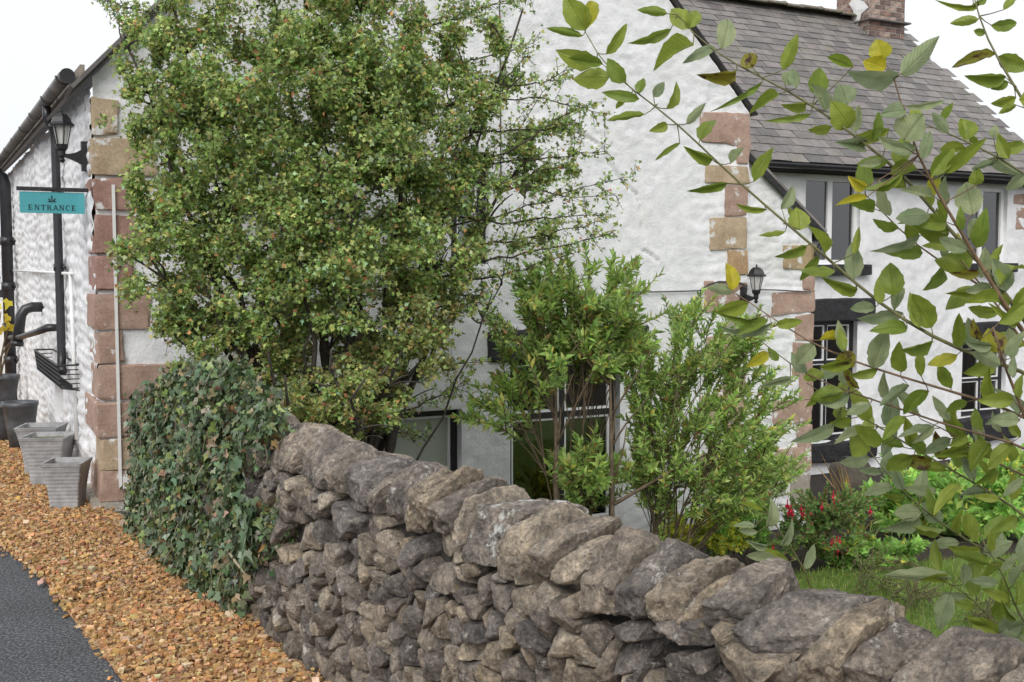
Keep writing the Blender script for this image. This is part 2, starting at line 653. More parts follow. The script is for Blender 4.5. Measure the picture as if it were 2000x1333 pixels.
def big_leaf(name, c0, c1, spot=None, spot_lo=0.6, rough=0.42, spec=0.4, vein=1.35, transl=0.4):
    """leaf mesh is 1 long in y, 1 wide in x; veins and blotches run in leaf space"""
    m, nt, b = new_mat(name)
    oi = nd(nt, 'ShaderNodeObjectInfo')
    tc = nd(nt, 'ShaderNodeTexCoord')
    sep = nd(nt, 'ShaderNodeSeparateXYZ')
    nt.links.new(tc.outputs['Object'], sep.inputs[0])
    ab = nd(nt, 'ShaderNodeMath', operation='ABSOLUTE'); nt.links.new(sep.outputs[0], ab.inputs[0])
    # side veins: sin((y - 0.7|x|) * k)
    mu = nd(nt, 'ShaderNodeMath', operation='MULTIPLY_ADD'); nt.links.new(ab.outputs[0], mu.inputs[0]); mu.inputs[1].default_value = -0.75
    nt.links.new(sep.outputs[1], mu.inputs[2])
    sc_ = nd(nt, 'ShaderNodeMath', operation='MULTIPLY'); nt.links.new(mu.outputs[0], sc_.inputs[0]); sc_.inputs[1].default_value = 58
    sn = nd(nt, 'ShaderNodeMath', operation='SINE'); nt.links.new(sc_.outputs[0], sn.inputs[0])
    sv = gray(nt, sn.outputs[0], 0.75, 1.0)
    mid = ramp(nt, ab.outputs[0], [(0.0, (1, 1, 1)), (0.035, (0, 0, 0))])
    ve = mix(nt, 1.0, sv, mid, 'LIGHTEN')
    noi = nd(nt, 'ShaderNodeTexNoise', noise_dimensions='4D'); noi.inputs['Scale'].default_value = 3.0; noi.inputs['Detail'].default_value = 5
    nt.links.new(tc.outputs['Object'], noi.inputs['Vector'])
    wm = nd(nt, 'ShaderNodeMath', operation='MULTIPLY'); nt.links.new(oi.outputs['Random'], wm.inputs[0]); wm.inputs[1].default_value = 40
    nt.links.new(wm.outputs[0], noi.inputs['W'])
    base = mix(nt, oi.outputs['Random'], c0, c1)
    c = mix(nt, 1.0, base, ramp(nt, noi.outputs[0], [(0.3, (0.75, 0.8, 0.75)), (0.7, (1.2, 1.15, 1.2))]), 'MULTIPLY')
    if spot:
        c = mix(nt, gray(nt, noi.outputs[0], spot_lo, spot_lo + 0.1), c, spot)
    hf = nd(nt, 'ShaderNodeMath', operation='MULTIPLY'); nt.links.new(ve, hf.inputs[0]); hf.inputs[1].default_value = 0.45
    c = mix(nt, hf.outputs[0], c, mix(nt, 1.0, c, (vein, vein, vein * 0.95), 'MULTIPLY'))
    nt.links.new(c, b.inputs['Base Color'])
    b.inputs['Roughness'].default_value = rough
    b.inputs['Specular IOR Level'].default_value = spec
    bp = nd(nt, 'ShaderNodeBump'); bp.inputs['Strength'].default_value = 0.5; bp.inputs['Distance'].default_value = 0.02; bp.invert = True
    nt.links.new(ve, bp.inputs['Height']); nt.links.new(bp.outputs[0], b.inputs['Normal'])
    t = nd(nt, 'ShaderNodeBsdfTranslucent'); nt.links.new(c, t.inputs['Color'])
    ms = nd(nt, 'ShaderNodeMixShader'); ms.inputs[0].default_value = transl
    nt.links.new(b.outputs[0], ms.inputs[1]); nt.links.new(t.outputs[0], ms.inputs[2])
    nt.links.new(ms.outputs[0], nt.nodes['Material Output'].inputs['Surface'])
    return m


BL = {'g': big_leaf('leaf_green', (0.185, 0.265, 0.04), (0.30, 0.36, 0.055), (0.33, 0.33, 0.04), 0.66),
      'p': big_leaf('leaf_pale_underside', (0.26, 0.325, 0.18), (0.36, 0.41, 0.22), (0.34, 0.36, 0.13), 0.66, 0.6, 0.25, 0.8),
      'y': big_leaf('leaf_yellow', (0.52, 0.45, 0.03), (0.44, 0.44, 0.05), (0.2, 0.11, 0.02), 0.66),
      'b': big_leaf('leaf_browning', (0.28, 0.25, 0.03), (0.22, 0.22, 0.03), (0.07, 0.03, 0.015), 0.5)}

# ------------------------------------------------------------------ shape helpers


def ico(sub):
    bm = bmesh.new()
    bmesh.ops.create_icosphere(bm, subdivisions=sub, radius=1)
    v = np.array([x.co[:] for x in bm.verts]); f = np.array([[q.index for q in fc.verts] for fc in bm.faces])
    bm.free()
    return v, f


ICO4 = ico(4)
ICO5 = ico(5)
ICO3 = ico(3)
ICO2 = ico(2)


def cube_base(n):
    bm = bmesh.new()
    bmesh.ops.create_cube(bm, size=2)
    bmesh.ops.subdivide_edges(bm, edges=bm.edges, cuts=n, use_grid_fill=True)
    bmesh.ops.triangulate(bm, faces=bm.faces)
    v = np.array([x.co[:] for x in bm.verts]); f = np.array([[q.index for q in fc.verts] for fc in bm.faces])
    bm.free()
    v = np.sign(v) * np.abs(v) ** 0.8          # crowd the vertices towards the arrises
    return v, f


CUBE = cube_base(9)


def polytope(poly, front, back, seed, p=11, amp=0.06, freq=7.0, nfront=3, tilt=0.4, base=ICO4, side_tilt=0.25, fine=0.25, chips=0):
    """stone: 2-D outline (local x,z about its centre), front/back depth on local -y ... returns verts in (x, y, z), y out of the face"""
    r_ = np.random.default_rng(seed)
    poly = np.asarray(poly, float)
    n_, h_ = [], []
    m = len(poly)
    for i in range(m):
        a, b = poly[i], poly[(i + 1) % m]
        e = b - a
        L = np.linalg.norm(e)
        if L < 1e-4: continue
        nn = np.array([e[1], -e[0]]) / L
        h = np.dot(nn, a)
        if h < 0.004: h = 0.004
        k = r_.uniform(-side_tilt, side_tilt)
        v = np.array([nn[0], k, nn[1]]); q = np.linalg.norm(v)
        n_.append(v / q); h_.append(h / q)
    for i in range(nfront):
        v = np.array([r_.uniform(-tilt, tilt), 1, r_.uniform(-tilt, tilt)]); q = np.linalg.norm(v)
        n_.append(v / q); h_.append(front / q * r_.uniform(0.9, 1.15))
    n_.append(np.array([0, -1.0, 0])); h_.append(back)
    for i in range(chips):                     # broken corners
        v = r_.normal(size=3); v[1] = abs(v[1]) * 0.9; v /= np.linalg.norm(v)
        sup = max(v[0] * q_[0] + v[2] * q_[1] for q_ in poly) + v[1] * front
        n_.append(v); h_.append(sup * r_.uniform(0.58, 0.82))
    n_, h_ = np.array(n_), np.array(h_)
    ext = np.array([np.ptp(poly[:, 0]) / 2, (front + back) / 2, np.ptp(poly[:, 1]) / 2])
    D = base[0] * ext
    # centre the rays half way through the depth
    c = np.array([0, (front - back) / 2, 0])
    hh = h_ - n_ @ c
    hh = np.maximum(hh, 0.003)
    s = np.maximum(0, D @ n_.T / hh)
    r = (s ** p).sum(1) ** (-1 / p)
    v = D * r[:, None]
    size = float(np.mean(ext[[0, 2]]))
    nz = fbm(v * freq / max(size, 0.02) * 0.35 + seed * 7.7, 3)
    nz2 = fbm(v * freq / max(size, 0.02) * 1.3 + seed * 3.1, 3)
    rr = np.linalg.norm(v, axis=1)[:, None]
    v = v + v / rr * (nz[:, None] * amp * size + nz2[:, None] * amp * fine * size)
    return v + c


def ccw(poly):
    poly = np.asarray(poly, float)
    a = 0.5 * np.sum(poly[:, 0] * np.roll(poly[:, 1], -1) - np.roll(poly[:, 0], -1) * poly[:, 1])
    return poly if a > 0 else poly[::-1]


def hull2(pts):
    pts = sorted(map(tuple, pts))

    def half(ps):
        o = []
        for p in ps:
            while len(o) >= 2 and (o[-1][0] - o[-2][0]) * (p[1] - o[-2][1]) - (o[-1][1] - o[-2][1]) * (p[0] - o[-2][0]) <= 0:
                o.pop()
            o.append(p)
        return o[:-1]
    return np.array(half(pts) + half(pts[::-1]))


def inpoly(pt, poly):
    x, y = pt
    c = False
    n = len(poly)
    j = n - 1
    for i in range(n):
        if (poly[i][1] > y) != (poly[j][1] > y) and x < (poly[j][0] - poly[i][0]) * (y - poly[i][1]) / (poly[j][1] - poly[i][1]) + poly[i][0]:
            c = not c
        j = i
    return c


def inpoly_np(x, y, poly):
    c = np.zeros(len(x), bool)
    n = len(poly)
    j = n - 1
    for i in range(n):
        yi, yj, xi, xj = poly[i][1], poly[j][1], poly[i][0], poly[j][0]
        if yi != yj:
            c ^= ((yi > y) != (yj > y)) & (x < (xj - xi) * (y - yi) / (yj - yi) + xi)
        j = i
    return c


# leaf templates: axis +y, face +z
LT_HAW = (np.array([[0, 0, 0], [.42, .42, .1], [.17, .52, .02], [0, 1, -.08], [-.17, .52, .02], [-.42, .42, .1]]),
          np.array([[0, 1, 2], [0, 2, 4], [2, 3, 4], [0, 4, 5]]))
LT_LAN = (np.array([[0, 0, 0], [.15, .45, .07], [0, 1, -.1], [-.15, .45, .07], [0, .45, 0]]),
          np.array([[0, 1, 4], [1, 2, 4], [4, 2, 3], [0, 4, 3]]))
LT_OVAL = (np.array([[0, 0, 0], [.27, .3, .07], [.25, .65, .05], [0, 1, -.12], [-.25, .65, .05], [-.27, .3, .07], [0, .48, 0]]),
           np.array([[0, 1, 6], [1, 2, 6], [2, 3, 6], [6, 3, 4], [6, 4, 5], [0, 6, 5]]))
LT_IVY = (np.array([[0, .18, 0], [.3, -.08, .03], [.55, .28, .06], [.25, .42, .02], [0, 1, -.08], [-.25, .42, .02], [-.55, .28, .06], [-.3, -.08, .03], [0, .05, 0]]),
          np.array([[0, 8, 1], [0, 1, 2], [0, 2, 3], [0, 3, 4], [0, 4, 5], [0, 5, 6], [0, 6, 7], [0, 7, 8]]))
LT_BLADE = (np.array([[-.5, 0, 0], [.5, 0, 0], [.35, .55, .05], [-.35, .55, .05], [0, 1, .2]]),
            np.array([[0, 1, 2], [0, 2, 3], [3, 2, 4]]))


def unit(a):
    return a / (np.linalg.norm(a, axis=-1, keepdims=True) + 1e-9)


def scatter(T, pos, ydir, nrm, size, width=1.0):
    tv, tf = T
    n, k = len(pos), len(tv)
    y = unit(ydir)
    x = unit(np.cross(y, nrm))
    z = np.cross(x, y)
    size = np.broadcast_to(np.asarray(size, float), (n,))
    width = np.broadcast_to(np.asarray(width, float), (n,))
    v = pos[:, None] + size[:, None, None] * (tv[None, :, 0, None] * width[:, None, None] * x[:, None] + tv[None, :, 1, None] * y[:, None] + tv[None, :, 2, None] * z[:, None])
    f = tf[None] + (np.arange(n) * k)[:, None, None]
    return v.reshape(-1, 3), f.reshape(-1, tf.shape[1])


def pick_cols(n, pal, w, jit=0.15, gain=1.0):
    pal = np.array(pal)
    i = rng.choice(len(pal), n, p=np.array(w) / sum(w))
    c = pal[i] * gain * (1 + rng.normal(0, jit, (n, 1))) * (1 + rng.normal(0, jit * 0.4, (n, 3)))
    return np.clip(c, 0.004, 0.9)


def rand_unit(n):
    return unit(rng.normal(size=(n, 3)))


def bez(a, b, c, n):
    t = np.linspace(0, 1, n)[:, None]
    return (1 - t) ** 2 * np.asarray(a) + 2 * t * (1 - t) * np.asarray(b) + t ** 2 * np.asarray(c)


# ================================================================== SETTING: ground, lane, gravel, garden
ground_me = MB()
ground_me.add([[-600, -600, GZ - 0.06], [600, -600, GZ - 0.06], [600, 600, GZ - 0.06], [-600, 600, GZ - 0.06]], [[0, 1, 2, 3]])
ground_me.build('ground', M['soil'], kind='structure', org=(0, 0, GZ - 0.06))

# lane: a raised bank of tarmac ending at the stone wall and at the side wall of the house
lw0, lw1 = WP(7.5, 0, -0.2), WP(-2.95, 0, -0.25)
ring = [lw0, lw1, SP(0.0, 0, -0.1), SP(16, 0, -0.1), np.array([-40, 34, 0]), np.array([-40, -30, 0]), np.array([8, -30, 0])]
ring = [np.array([p[0], p[1], 0]) for p in ring]
nr = len(ring)
top = ring + [p + np.array([0, 0, GZ - 0.1]) for p in ring]
bm = bmesh.new()
bv = [bm.verts.new(p) for p in top]
bm.faces.new(bv[:nr])
for i in range(nr):
    bm.faces.new([bv[(i + 1) % nr], bv[i], bv[nr + i], bv[nr + (i + 1) % nr]])
bmesh.ops.recalc_face_normals(bm, faces=bm.faces)
me = bpy.data.meshes.new('lane'); bm.to_mesh(me); bm.free()
put('lane', me, M['asphalt'], kind='structure')

# gravel strip along the wall and the side of the house
edge_px = [(0, 1068), (35, 1095), (75, 1125), (110, 1165), (145, 1215), (190, 1265), (240, 1335)]
edge = [at(x, y, 1)[:2] * 0 for x, y in edge_px]
edge = []
for x, y in edge_px:
    d = ray(x, y); k = -EYE / d[2]
    edge.append((CAMP + d * k)[:2])
far_edge = [(-9.0, 13.5), (-6.2, 10.0), (-4.6, 8.0), (-3.55, 6.9)]
near_edge = [(-1.05, 3.5), (-0.3, 2.4), (0.6, 1.0)]
gl = [np.array(p) for p in far_edge] + edge + [np.array(p) for p in near_edge]
gr_ = [WP(4.2, 0, 0.02)[:2], WP(0, 0, 0.02)[:2], WP(-2.95, 0, -0.05)[:2], SP(0.05, 0, 0.02)[:2], SP(6, 0, .02)[:2], SP(12, 0, .02)[:2]]
gpoly = np.array(gl + gr_)
bm = bmesh.new()
bm.faces.new([bm.verts.new((p[0], p[1], 0.005)) for p in gpoly])
bmesh.ops.triangulate(bm, faces=bm.faces)
bmesh.ops.recalc_face_normals(bm, faces=bm.faces)
me = bpy.data.meshes.new('gravel_bed'); bm.to_mesh(me); bm.free()
put('gravel_bed', me, plain('gravel_fines', (0.36, 0.21, 0.10), 0.95, 0.5, 60, 0.01), kind='structure')


def gravel():
    n = 270000
    x = rng.uniform(-6.4, 0.4, n); y = rng.uniform(2.9, 12.5, n)
    # wobble the tarmac edge so stones spill over it
    ok = inpoly_np(x + rng.normal(0, 0.024, n), y, gpoly)
    px = 1000 + F * x / y
    ok &= (px > -120)
    keep = rng.random(n) < np.where(y < 7.6, 1.0, 0.8)
    ok &= keep
    x, y = x[ok], y[ok]
    n = len(x)
    tv = np.array([(x_, y_, z_) for x_ in (-1, 1) for y_ in (-1, 1) for z_ in (-1, 1)], float) * 0.72
    tf = np.array([[0, 1, 3], [0, 3, 2], [4, 6, 7], [4, 7, 5], [0, 4, 5], [0, 5, 1], [2, 3, 7], [2, 7, 6], [0, 2, 6], [0, 6, 4], [1, 5, 7], [1, 7, 3]])
    L = rng.gamma(6, 1 / 6, n) * 0.0082
    L = np.clip(L, 0.0045, 0.020)
    sx = L * rng.uniform(0.9, 1.5, n); sy = L * rng.uniform(0.7, 1.1, n); sz = L * rng.uniform(0.5, 0.85, n)
    a = rng.uniform(0, 6.283, n); tl = rng.normal(0, 0.35, n)
    k = len(tv)
    jit = 1 + rng.normal(0, 0.2, (n, k))
    P = tv[None] * jit[:, :, None] * np.stack([sx, sy, sz], -1)[:, None]
    # tilt about x, then spin
    cy, sy_ = np.cos(tl)[:, None], np.sin(tl)[:, None]
    P = np.stack([P[..., 0], P[..., 1] * cy - P[..., 2] * sy_, P[..., 1] * sy_ + P[..., 2] * cy], -1)
    ca, sa = np.cos(a)[:, None], np.sin(a)[:, None]
    P = np.stack([P[..., 0] * ca - P[..., 1] * sa, P[..., 0] * sa + P[..., 1] * ca, P[..., 2]], -1)
    z = 0.004 + sz * 0.55 + rng.random(n) ** 1.5 * 0.020 + 0.012 * fbm(np.stack([x * 2.2, y * 2.2, x * 0], -1), 2)
    P += np.stack([x, y, z], -1)[:, None]
    pal = [(0.50, 0.30, 0.135), (0.44, 0.245, 0.10), (0.56, 0.37, 0.19), (0.58, 0.44, 0.28), (0.37, 0.20, 0.09), (0.30, 0.19, 0.12), (0.50, 0.32, 0.17)]
    c = pick_cols(n, pal, [26, 22, 16, 7, 14, 8, 12], 0.19, 0.95)
    f = (tf[None] + (np.arange(n) * k)[:, None, None]).reshape(-1, 3)
    build('gravel_stones', P.reshape(-1, 3), f, M['gravel'], cols=np.repeat(c, k, 0), org=(0, 0, 0),
          label='loose golden gravel strip between tarmac lane and stone wall', cat='gravel', kind='stuff')
    return n


NGRAV = gravel()

# garden: bed soil and lawn
lawn_poly = np.array([(1.2, 5.6), (2.2, 8.45), (3.0, 8.75), (5.4, 9.3), (9, 9.8), (9, 3.5), (2.2, 3.6)])
bm = bmesh.new()
bm.faces.new([bm.verts.new((p[0], p[1], GZ - 0.03)) for p in lawn_poly])
bmesh.ops.triangulate(bm, faces=bm.faces)
bmesh.ops.recalc_face_normals(bm, faces=bm.faces)
me = bpy.data.meshes.new('lawn'); bm.to_mesh(me); bm.free()
put('lawn', me, plain('lawn_turf', (0.10, 0.16, 0.03), 0.95, 0.35, 9, 0.02), kind='structure')


def grass():
    n = 34000
    x = rng.uniform(1.4, 5.6, n); y = rng.uniform(5.4, 9.3, n)
    ok = inpoly_np(x, y, lawn_poly)
    x, y = x[ok], y[ok]; n = len(x)
    pos = np.stack([x, y, np.full(n, GZ - 0.03)], -1)
    yd = np.stack([rng.normal(0, .4, n), rng.normal(0, .4, n), np.ones(n)], -1)
    v, f = scatter(LT_BLADE, pos, yd, rand_unit(n), rng.uniform(0.03, 0.07, n), 0.11)
    c = pick_cols(n, [(0.16, 0.25, 0.035), (0.20, 0.29, 0.05), (0.12, 0.20, 0.03), (0.26, 0.27, 0.09)], [4, 3, 3, 2], gain=1.1)
    build('lawn_grass', v, f, M['grass'], cols=np.repeat(c, len(LT_BLADE[0]), 0), org=(3, 7, GZ),
          label='short bright green grass of the garden lawn', cat='grass', kind='stuff')


grass()

# ================================================================== DRY STONE WALL
wall_t = thing('dry_stone_wall', WP(0.6, 0), 'grey dry stone wall with upright coping stones along the lane', 'stone wall')
core = MB()
core.box(WP(-2.9, GZ - 0.1, -0.055), WD * 7.6, -WN * 0.40, UP * (0.72 - GZ + 0.1))
core.build('rubble_core', M['dark_core'], wall_t)

# front foot of each coping slab in the photo (left edge); each slab reaches to the next
cop_px = [(556, 916), (592, 932), (655, 950), (694, 972), (742, 1000), (769, 1030), (808, 1040), (838, 1028), (857, 1030), (899, 1035), (914, 1085), (998, 1130),
          (1058, 1110), (1111, 1135), (1142, 1180), (1220, 1150), (1286, 1172), (1347, 1200), (1378, 1216), (1450, 1235), (1588, 1290), (1664, 1312), (1756, 1345), (1926, 1390), (2060, 1440)]
face_px = [
    [(1186, 1180), (1240, 1172), (1312, 1182), (1316, 1196), (1290, 1212), (1200, 1202)],
    [(1297, 1220), (1330, 1198), (1370, 1206), (1408, 1236), (1410, 1258), (1385, 1264), (1310, 1240)],
    [(1392, 1260), (1420, 1244), (1500, 1256), (1558, 1284), (1530, 1318), (1470, 1330), (1400, 1290)],
    [(1206, 1220), (1230, 1210), (1278, 1216), (1276, 1250), (1206, 1248)],
    [(1200, 1275), (1225, 1252), (1275, 1254), (1272, 1300), (1230, 1322), (1205, 1310)],
    [(1405, 1226), (1412, 1208), (1465, 1234), (1462, 1252), (1425, 1246)],
    [(1300, 1330), (1305, 1285), (1330, 1268), (1375, 1285), (1420, 1318), (1400, 1345)],
    [(1532, 1330), (1545, 1300), (1585, 1285), (1592, 1300), (1570, 1335)],
    [(640, 1020), (668, 975), (690, 1000), (720, 1010), (715, 1045), (690, 1058), (655, 1045)],
    [(563, 1055), (585, 1025), (625, 1020), (640, 1050), (622, 1075), (575, 1080)],
    [(855, 1120), (868, 1097), (900, 1098), (905, 1160), (880, 1160), (860, 1140)],
    [(965, 1175), (970, 1130), (1000, 1135), (1012, 1175), (1005, 1205), (985, 1195)],
    [(925, 1145), (958, 1115), (970, 1150), (965, 1185), (940, 1180)],
    [(845, 1085), (862, 1040), (905, 1035), (915, 1065), (890, 1090)],
]
r2 = np.random.default_rng(5)
traced = [hull2(np.array([wall(x, y) for x, y in pl])) for pl in face_px]
feet = [wall(x, y) for x, y in cop_px]
slabs = []                                    # (s0, s1, bottom, top, lean)
for (sa, za), (sb, zb_) in zip(feet[:-1], feet[1:]):
    slabs.append((sa, sb, float(np.clip(za, 0.63, 0.80)), (0.975 if len(slabs) < 9 else 0.945 if len(slabs) < 19 else 0.965) + r2.uniform(-0.03, 0.03), r2.uniform(0.06, 0.36)))
s_ = feet[0][0]
while s_ > -2.6:
    w_ = r2.uniform(0.1, 0.2)
    slabs.append((s_ - w_, s_, 0.74 + r2.uniform(-.03, .03), 0.97 + r2.uniform(-.04, .04), r2.uniform(.08, .3)))
    s_ -= w_
s_ = feet[-1][0]
while s_ < 4.6:
    w_ = r2.uniform(0.1, 0.2)
    slabs.append((s_, s_ + w_, 0.72 + r2.uniform(-.03, .03), 0.98 + r2.uniform(-.04, .04), r2.uniform(.08, .3)))
    s_ += w_
extra_cop = [np.array([(a_, z0_), (b_, z0_), (b_, 1.0), (a_, 1.0)]) for a_, b_, z0_, z1_, l_ in slabs]
NCOP = 0
allcop = traced[:NCOP] + extra_cop
bars = traced + extra_cop

# Voronoi seeds for the face
seeds = []
z = 0.02
while z < 0.86:
    rh = r2.uniform(0.055, 0.09)
    s = -2.62 + r2.uniform(0, 0.1)
    while s < 4.6:
        w_ = r2.choice([r2.uniform(0.05, 0.08), r2.uniform(0.08, 0.13), r2.uniform(0.13, 0.19)], p=[0.35, 0.45, 0.2])
        seeds.append((s + w_ / 2, z + rh / 2 + r2.normal(0, 0.019)))
        s += w_
    z += rh
seeds = np.array(seeds)
bad = np.zeros(len(seeds), bool)
guard = []
for pl in bars:
    c = pl.mean(0)
    big = c + (pl - c) * 1.04
    bad |= inpoly_np(seeds[:, 0], seeds[:, 1], big)
    for k in range(len(pl)):
        a, b = pl[k], pl[(k + 1) % len(pl)]
        L = np.linalg.norm(b - a)
        nn = np.array([b[1] - a[1], -(b[0] - a[0])]) / (L + 1e-9)
        for u_ in np.arange(0.03, max(L, 0.031), 0.05):
            guard.append(a + (b - a) * min(1, u_ / L) - nn * 0.022)


def coptop(s):                                # nothing of the face above the coping's middle
    for pl in allcop:
        if pl[:, 0].min() <= s <= pl[:, 0].max():
            return (pl[:, 1].min() * 0.7 + pl[:, 1].max() * 0.3)
    return 0.8


bad |= np.array([q[1] > coptop(q[0]) for q in seeds])
seeds = seeds[~bad]
allp = np.vstack([seeds, np.array(guard)])


def clip(poly, a, b, c):                      # keep a x + b y <= c
    out = []
    n = len(poly)
    for i in range(n):
        p, q = poly[i], poly[(i + 1) % n]
        dp, dq = a * p[0] + b * p[1] - c, a * q[0] + b * q[1] - c
        if dp <= 0: out.append(p)
        if dp * dq < 0:
            t = dp / (dp - dq)
            out.append((p[0] + (q[0] - p[0]) * t, p[1] + (q[1] - p[1]) * t))
    return out


cells = []
for i, sd_ in enumerate(seeds):
    poly = [(sd_[0] - .2, max(-0.04, sd_[1] - .15)), (sd_[0] + .2, max(-0.04, sd_[1] - .15)), (sd_[0] + .2, sd_[1] + .15), (sd_[0] - .2, sd_[1] + .15)]
    d = allp - sd_
    near = np.argsort((d ** 2).sum(1))[1:26]
    for j in near:
        o = allp[j]
        dx, dy = o - sd_
        c = (o[0] ** 2 + o[1] ** 2 - sd_[0] ** 2 - sd_[1] ** 2) / 2
        poly = clip(poly, dx, dy, c)
        if len(poly) < 3: break
    if len(poly) >= 3:
        poly = np.array(poly)
        a = 0.5 * abs(np.sum(poly[:, 0] * np.roll(poly[:, 1], -1) - np.roll(poly[:, 0], -1) * poly[:, 1]))
        if a > 0.0009:
            cells.append(poly)


def stone_verts(pl, idx, cop, vis_=True):
    pl = ccw(pl)
    c = pl.mean(0)
    q = pl - c
    if cop:
        a_, b_, z0_, z1_, lean = slabs[idx]
        h_ = (z1_ - z0_) / 2; t_ = (b_ - a_) / 2 * 0.97
        u = r2.uniform
        wd = u(0.24, 0.33) if idx != 10 else 0.40
        if idx == 10: h_ *= 0.93
        prof = np.array([(u(-.01, .02), -h_), (wd, -h_), (wd - u(0, .03), h_ * u(.3, .7)), (wd - u(.06, .14), h_ * u(.85, 1.0)), (u(.10, .19) if idx != 10 else .03, h_), (u(.02, .08) if idx != 10 else .0, h_ * u(.35, .75)), (u(-.03, .01), h_ * u(-.3, .2))]) - np.array([wd / 2, 0])
        v = polytope(hull2(prof), t_, t_, 300 + idx, p=44, amp=0.05, freq=7, nfront=2, tilt=0.25, side_tilt=0.2, fine=0.9, chips=3, base=ICO5 if vis_ else ICO3)
        if idx != 10:                          # slabs thin out upwards, leaving notches between their tops
            v[:, 1] *= 1 - u(.12, .34) * np.clip(v[:, 2] / h_ + .2, 0, 1.2)
        v[:, 1] += lean * v[:, 2] + u(-.15, .15) * (v[:, 0])
        # (across, along, up) -> wall frame (along, out, up)
        v = np.stack([v[:, 1], 0.035 - (v[:, 0] + wd / 2), v[:, 2]], 1)
        return v, np.array([(a_ + b_) / 2, (z0_ + z1_) / 2 + (0 if idx != 10 else -.01)])
    else:
        gap = 0.0035
        r = np.linalg.norm(q, axis=1)[:, None]
        q = q * np.maximum(0.6, 1 - gap / r) * 1.01
        v = polytope(q, r2.uniform(0.012, 0.062), 0.09, 700 + idx, p=40, amp=0.06, freq=7, nfront=2, tilt=0.6, side_tilt=0.3, chips=2, base=ICO4 if vis_ else ICO2, fine=0.7)
    return v, c


MW = lambda c: frameM(WD, WN, UP, WP(c[0], c[1]))
nparts = 0
restV, restF, rest_n = [], [], 0
items = [(pl, i, True) for i, pl in enumerate(allcop)] + [(pl, i + 500, False) for i, pl in enumerate(traced[NCOP:] + cells)]


def visible(c):
    p = WP(*c)
    if p[1] < 0.3: return False
    d = p - CAMP
    yc = d[1] * cP - d[2] * sP; zc = d[1] * sP + d[2] * cP
    px, py = 1000 + F * d[0] / yc, 666.5 - F * zc / yc
    return -20 < px < 2060 and py < 1400 and px > 470


vis = sorted([it for it in items if visible(it[0].mean(0))], key=lambda it: (not it[2], -it[0].mean(0)[0]))
part_ids = set(id(it[0]) for it in vis[:298])
for it in items:
    v, c = stone_verts(*it, id(it[0]) in part_ids)
    bf = {len(q[0]): q[1] for q in (ICO2, ICO3, ICO4, ICO5)}[len(v)]
    # local frame is (x along, y out, z up): a left-handed flip is avoided by reversing the winding when needed
    Mx = MW(c)
    if (np.dot(np.cross(WD, WN), UP) < 0):
        bf = bf[:, ::-1]
    if id(it[0]) in part_ids:
        me = mesh_np('stone', v, bf, True, sharp=20)
        nm = 'coping_stone' if it[2] else 'stone'
        o = place(nm, me, Mx, wall_t, M['stone_lichen'] if (it[2] and it[1] == 10) else M['stone'])
        nparts += 1
    else:
        A = np.array(Mx)
        restV.append(v @ A[:3, :3].T + A[:3, 3]); restF.append(bf + rest_n); rest_n += len(v)
if restV:
    build('remaining_stones', np.vstack(restV), np.vstack(restF), M['stone'], wall_t, True, kind='stuff')

# ================================================================== HOUSE


def merged(a, b, step, cuts):
    g = list(np.linspace(a, b, max(2, int(round((b - a) / step)) + 1)))
    for c in cuts:
        if a < c < b:
            j = int(np.argmin(np.abs(np.array(g) - c)))
            if j in (0, len(g) - 1):
                g.append(c)
            else:
                g[j] = c
    return np.array(sorted(set(g)))


def wall_mesh(PT, n, ax, t0, t1, z0, z1, step, openings, disp, roof=None, reveal=0.18):
    """PT(t,z) point on the wall plane; n its outward normal; ax its running axis"""
    ts = merged(t0, t1, step, [o[0] for o in openings] + [o[1] for o in openings])
    zs = merged(z0, z1, step, [o[2] for o in openings] + [o[3] for o in openings])
    TT, ZZ = np.meshgrid(ts, zs, indexing='ij')
    t, z = TT.ravel(), ZZ.ravel()
    if roof is not None:
        z = np.minimum(z, roof(t))
    d = disp(t, z)
    fade = np.ones_like(t)
    for o in openings:
        dx = np.maximum(np.maximum(o[0] - t, t - o[1]), 0); dz = np.maximum(np.maximum(o[2] - z, z - o[3]), 0)
        fade = np.minimum(fade, np.clip(np.hypot(dx, dz) / 0.06, 0, 1))
        # rounded arris
    d = d * fade - 0.012 * (1 - fade) ** 2
    p = P0[None] * 0 + PT(0, 0)[None] + np.outer(t, ax) + np.outer(z, UP) + np.outer(d, n)
    nt_, nz_ = len(ts), len(zs)
    idx = np.arange(nt_ * nz_).reshape(nt_, nz_)
    f = np.stack([idx[:-1, :-1], idx[1:, :-1], idx[1:, 1:], idx[:-1, 1:]], -1).reshape(-1, 4)
    tc = t[f].mean(1); zc = z[f].mean(1)
    keep = (np.abs(z[f[:, 0]] - z[f[:, 2]]) > 1e-5) | (np.abs(z[f[:, 1]] - z[f[:, 3]]) > 1e-5)
    for o in openings:
        keep &= ~((tc > o[0]) & (tc < o[1]) & (zc > o[2]) & (zc < o[3]))
    f = f[keep]
    # orient outward
    a = np.cross(p[f[0, 1]] - p[f[0, 0]], p[f[0, 3]] - p[f[0, 0]])
    if np.dot(np.cross(ax, UP), n) < 0:
        f = f[:, ::-1]
    V_, Fs, k = [p], [f], len(p)
    for o in openings:
        a, b, c, e = o[:4]
        rv = o[4] if len(o) > 4 else reveal
        fr = [PT(a, c), PT(b, c), PT(b, e), PT(a, e)]
        fr = [q - n * 0.012 for q in fr]
        bk = [q - n * rv for q in fr]
        V_.append(np.array(fr + bk))
        q = np.array([[0, 4, 5, 1], [1, 5, 6, 2], [2, 6, 7, 3], [3, 7, 4, 0]])
        Fs.append(q + k); k += 8
    return np.vstack(V_), [Fs[0]] + Fs[1:]


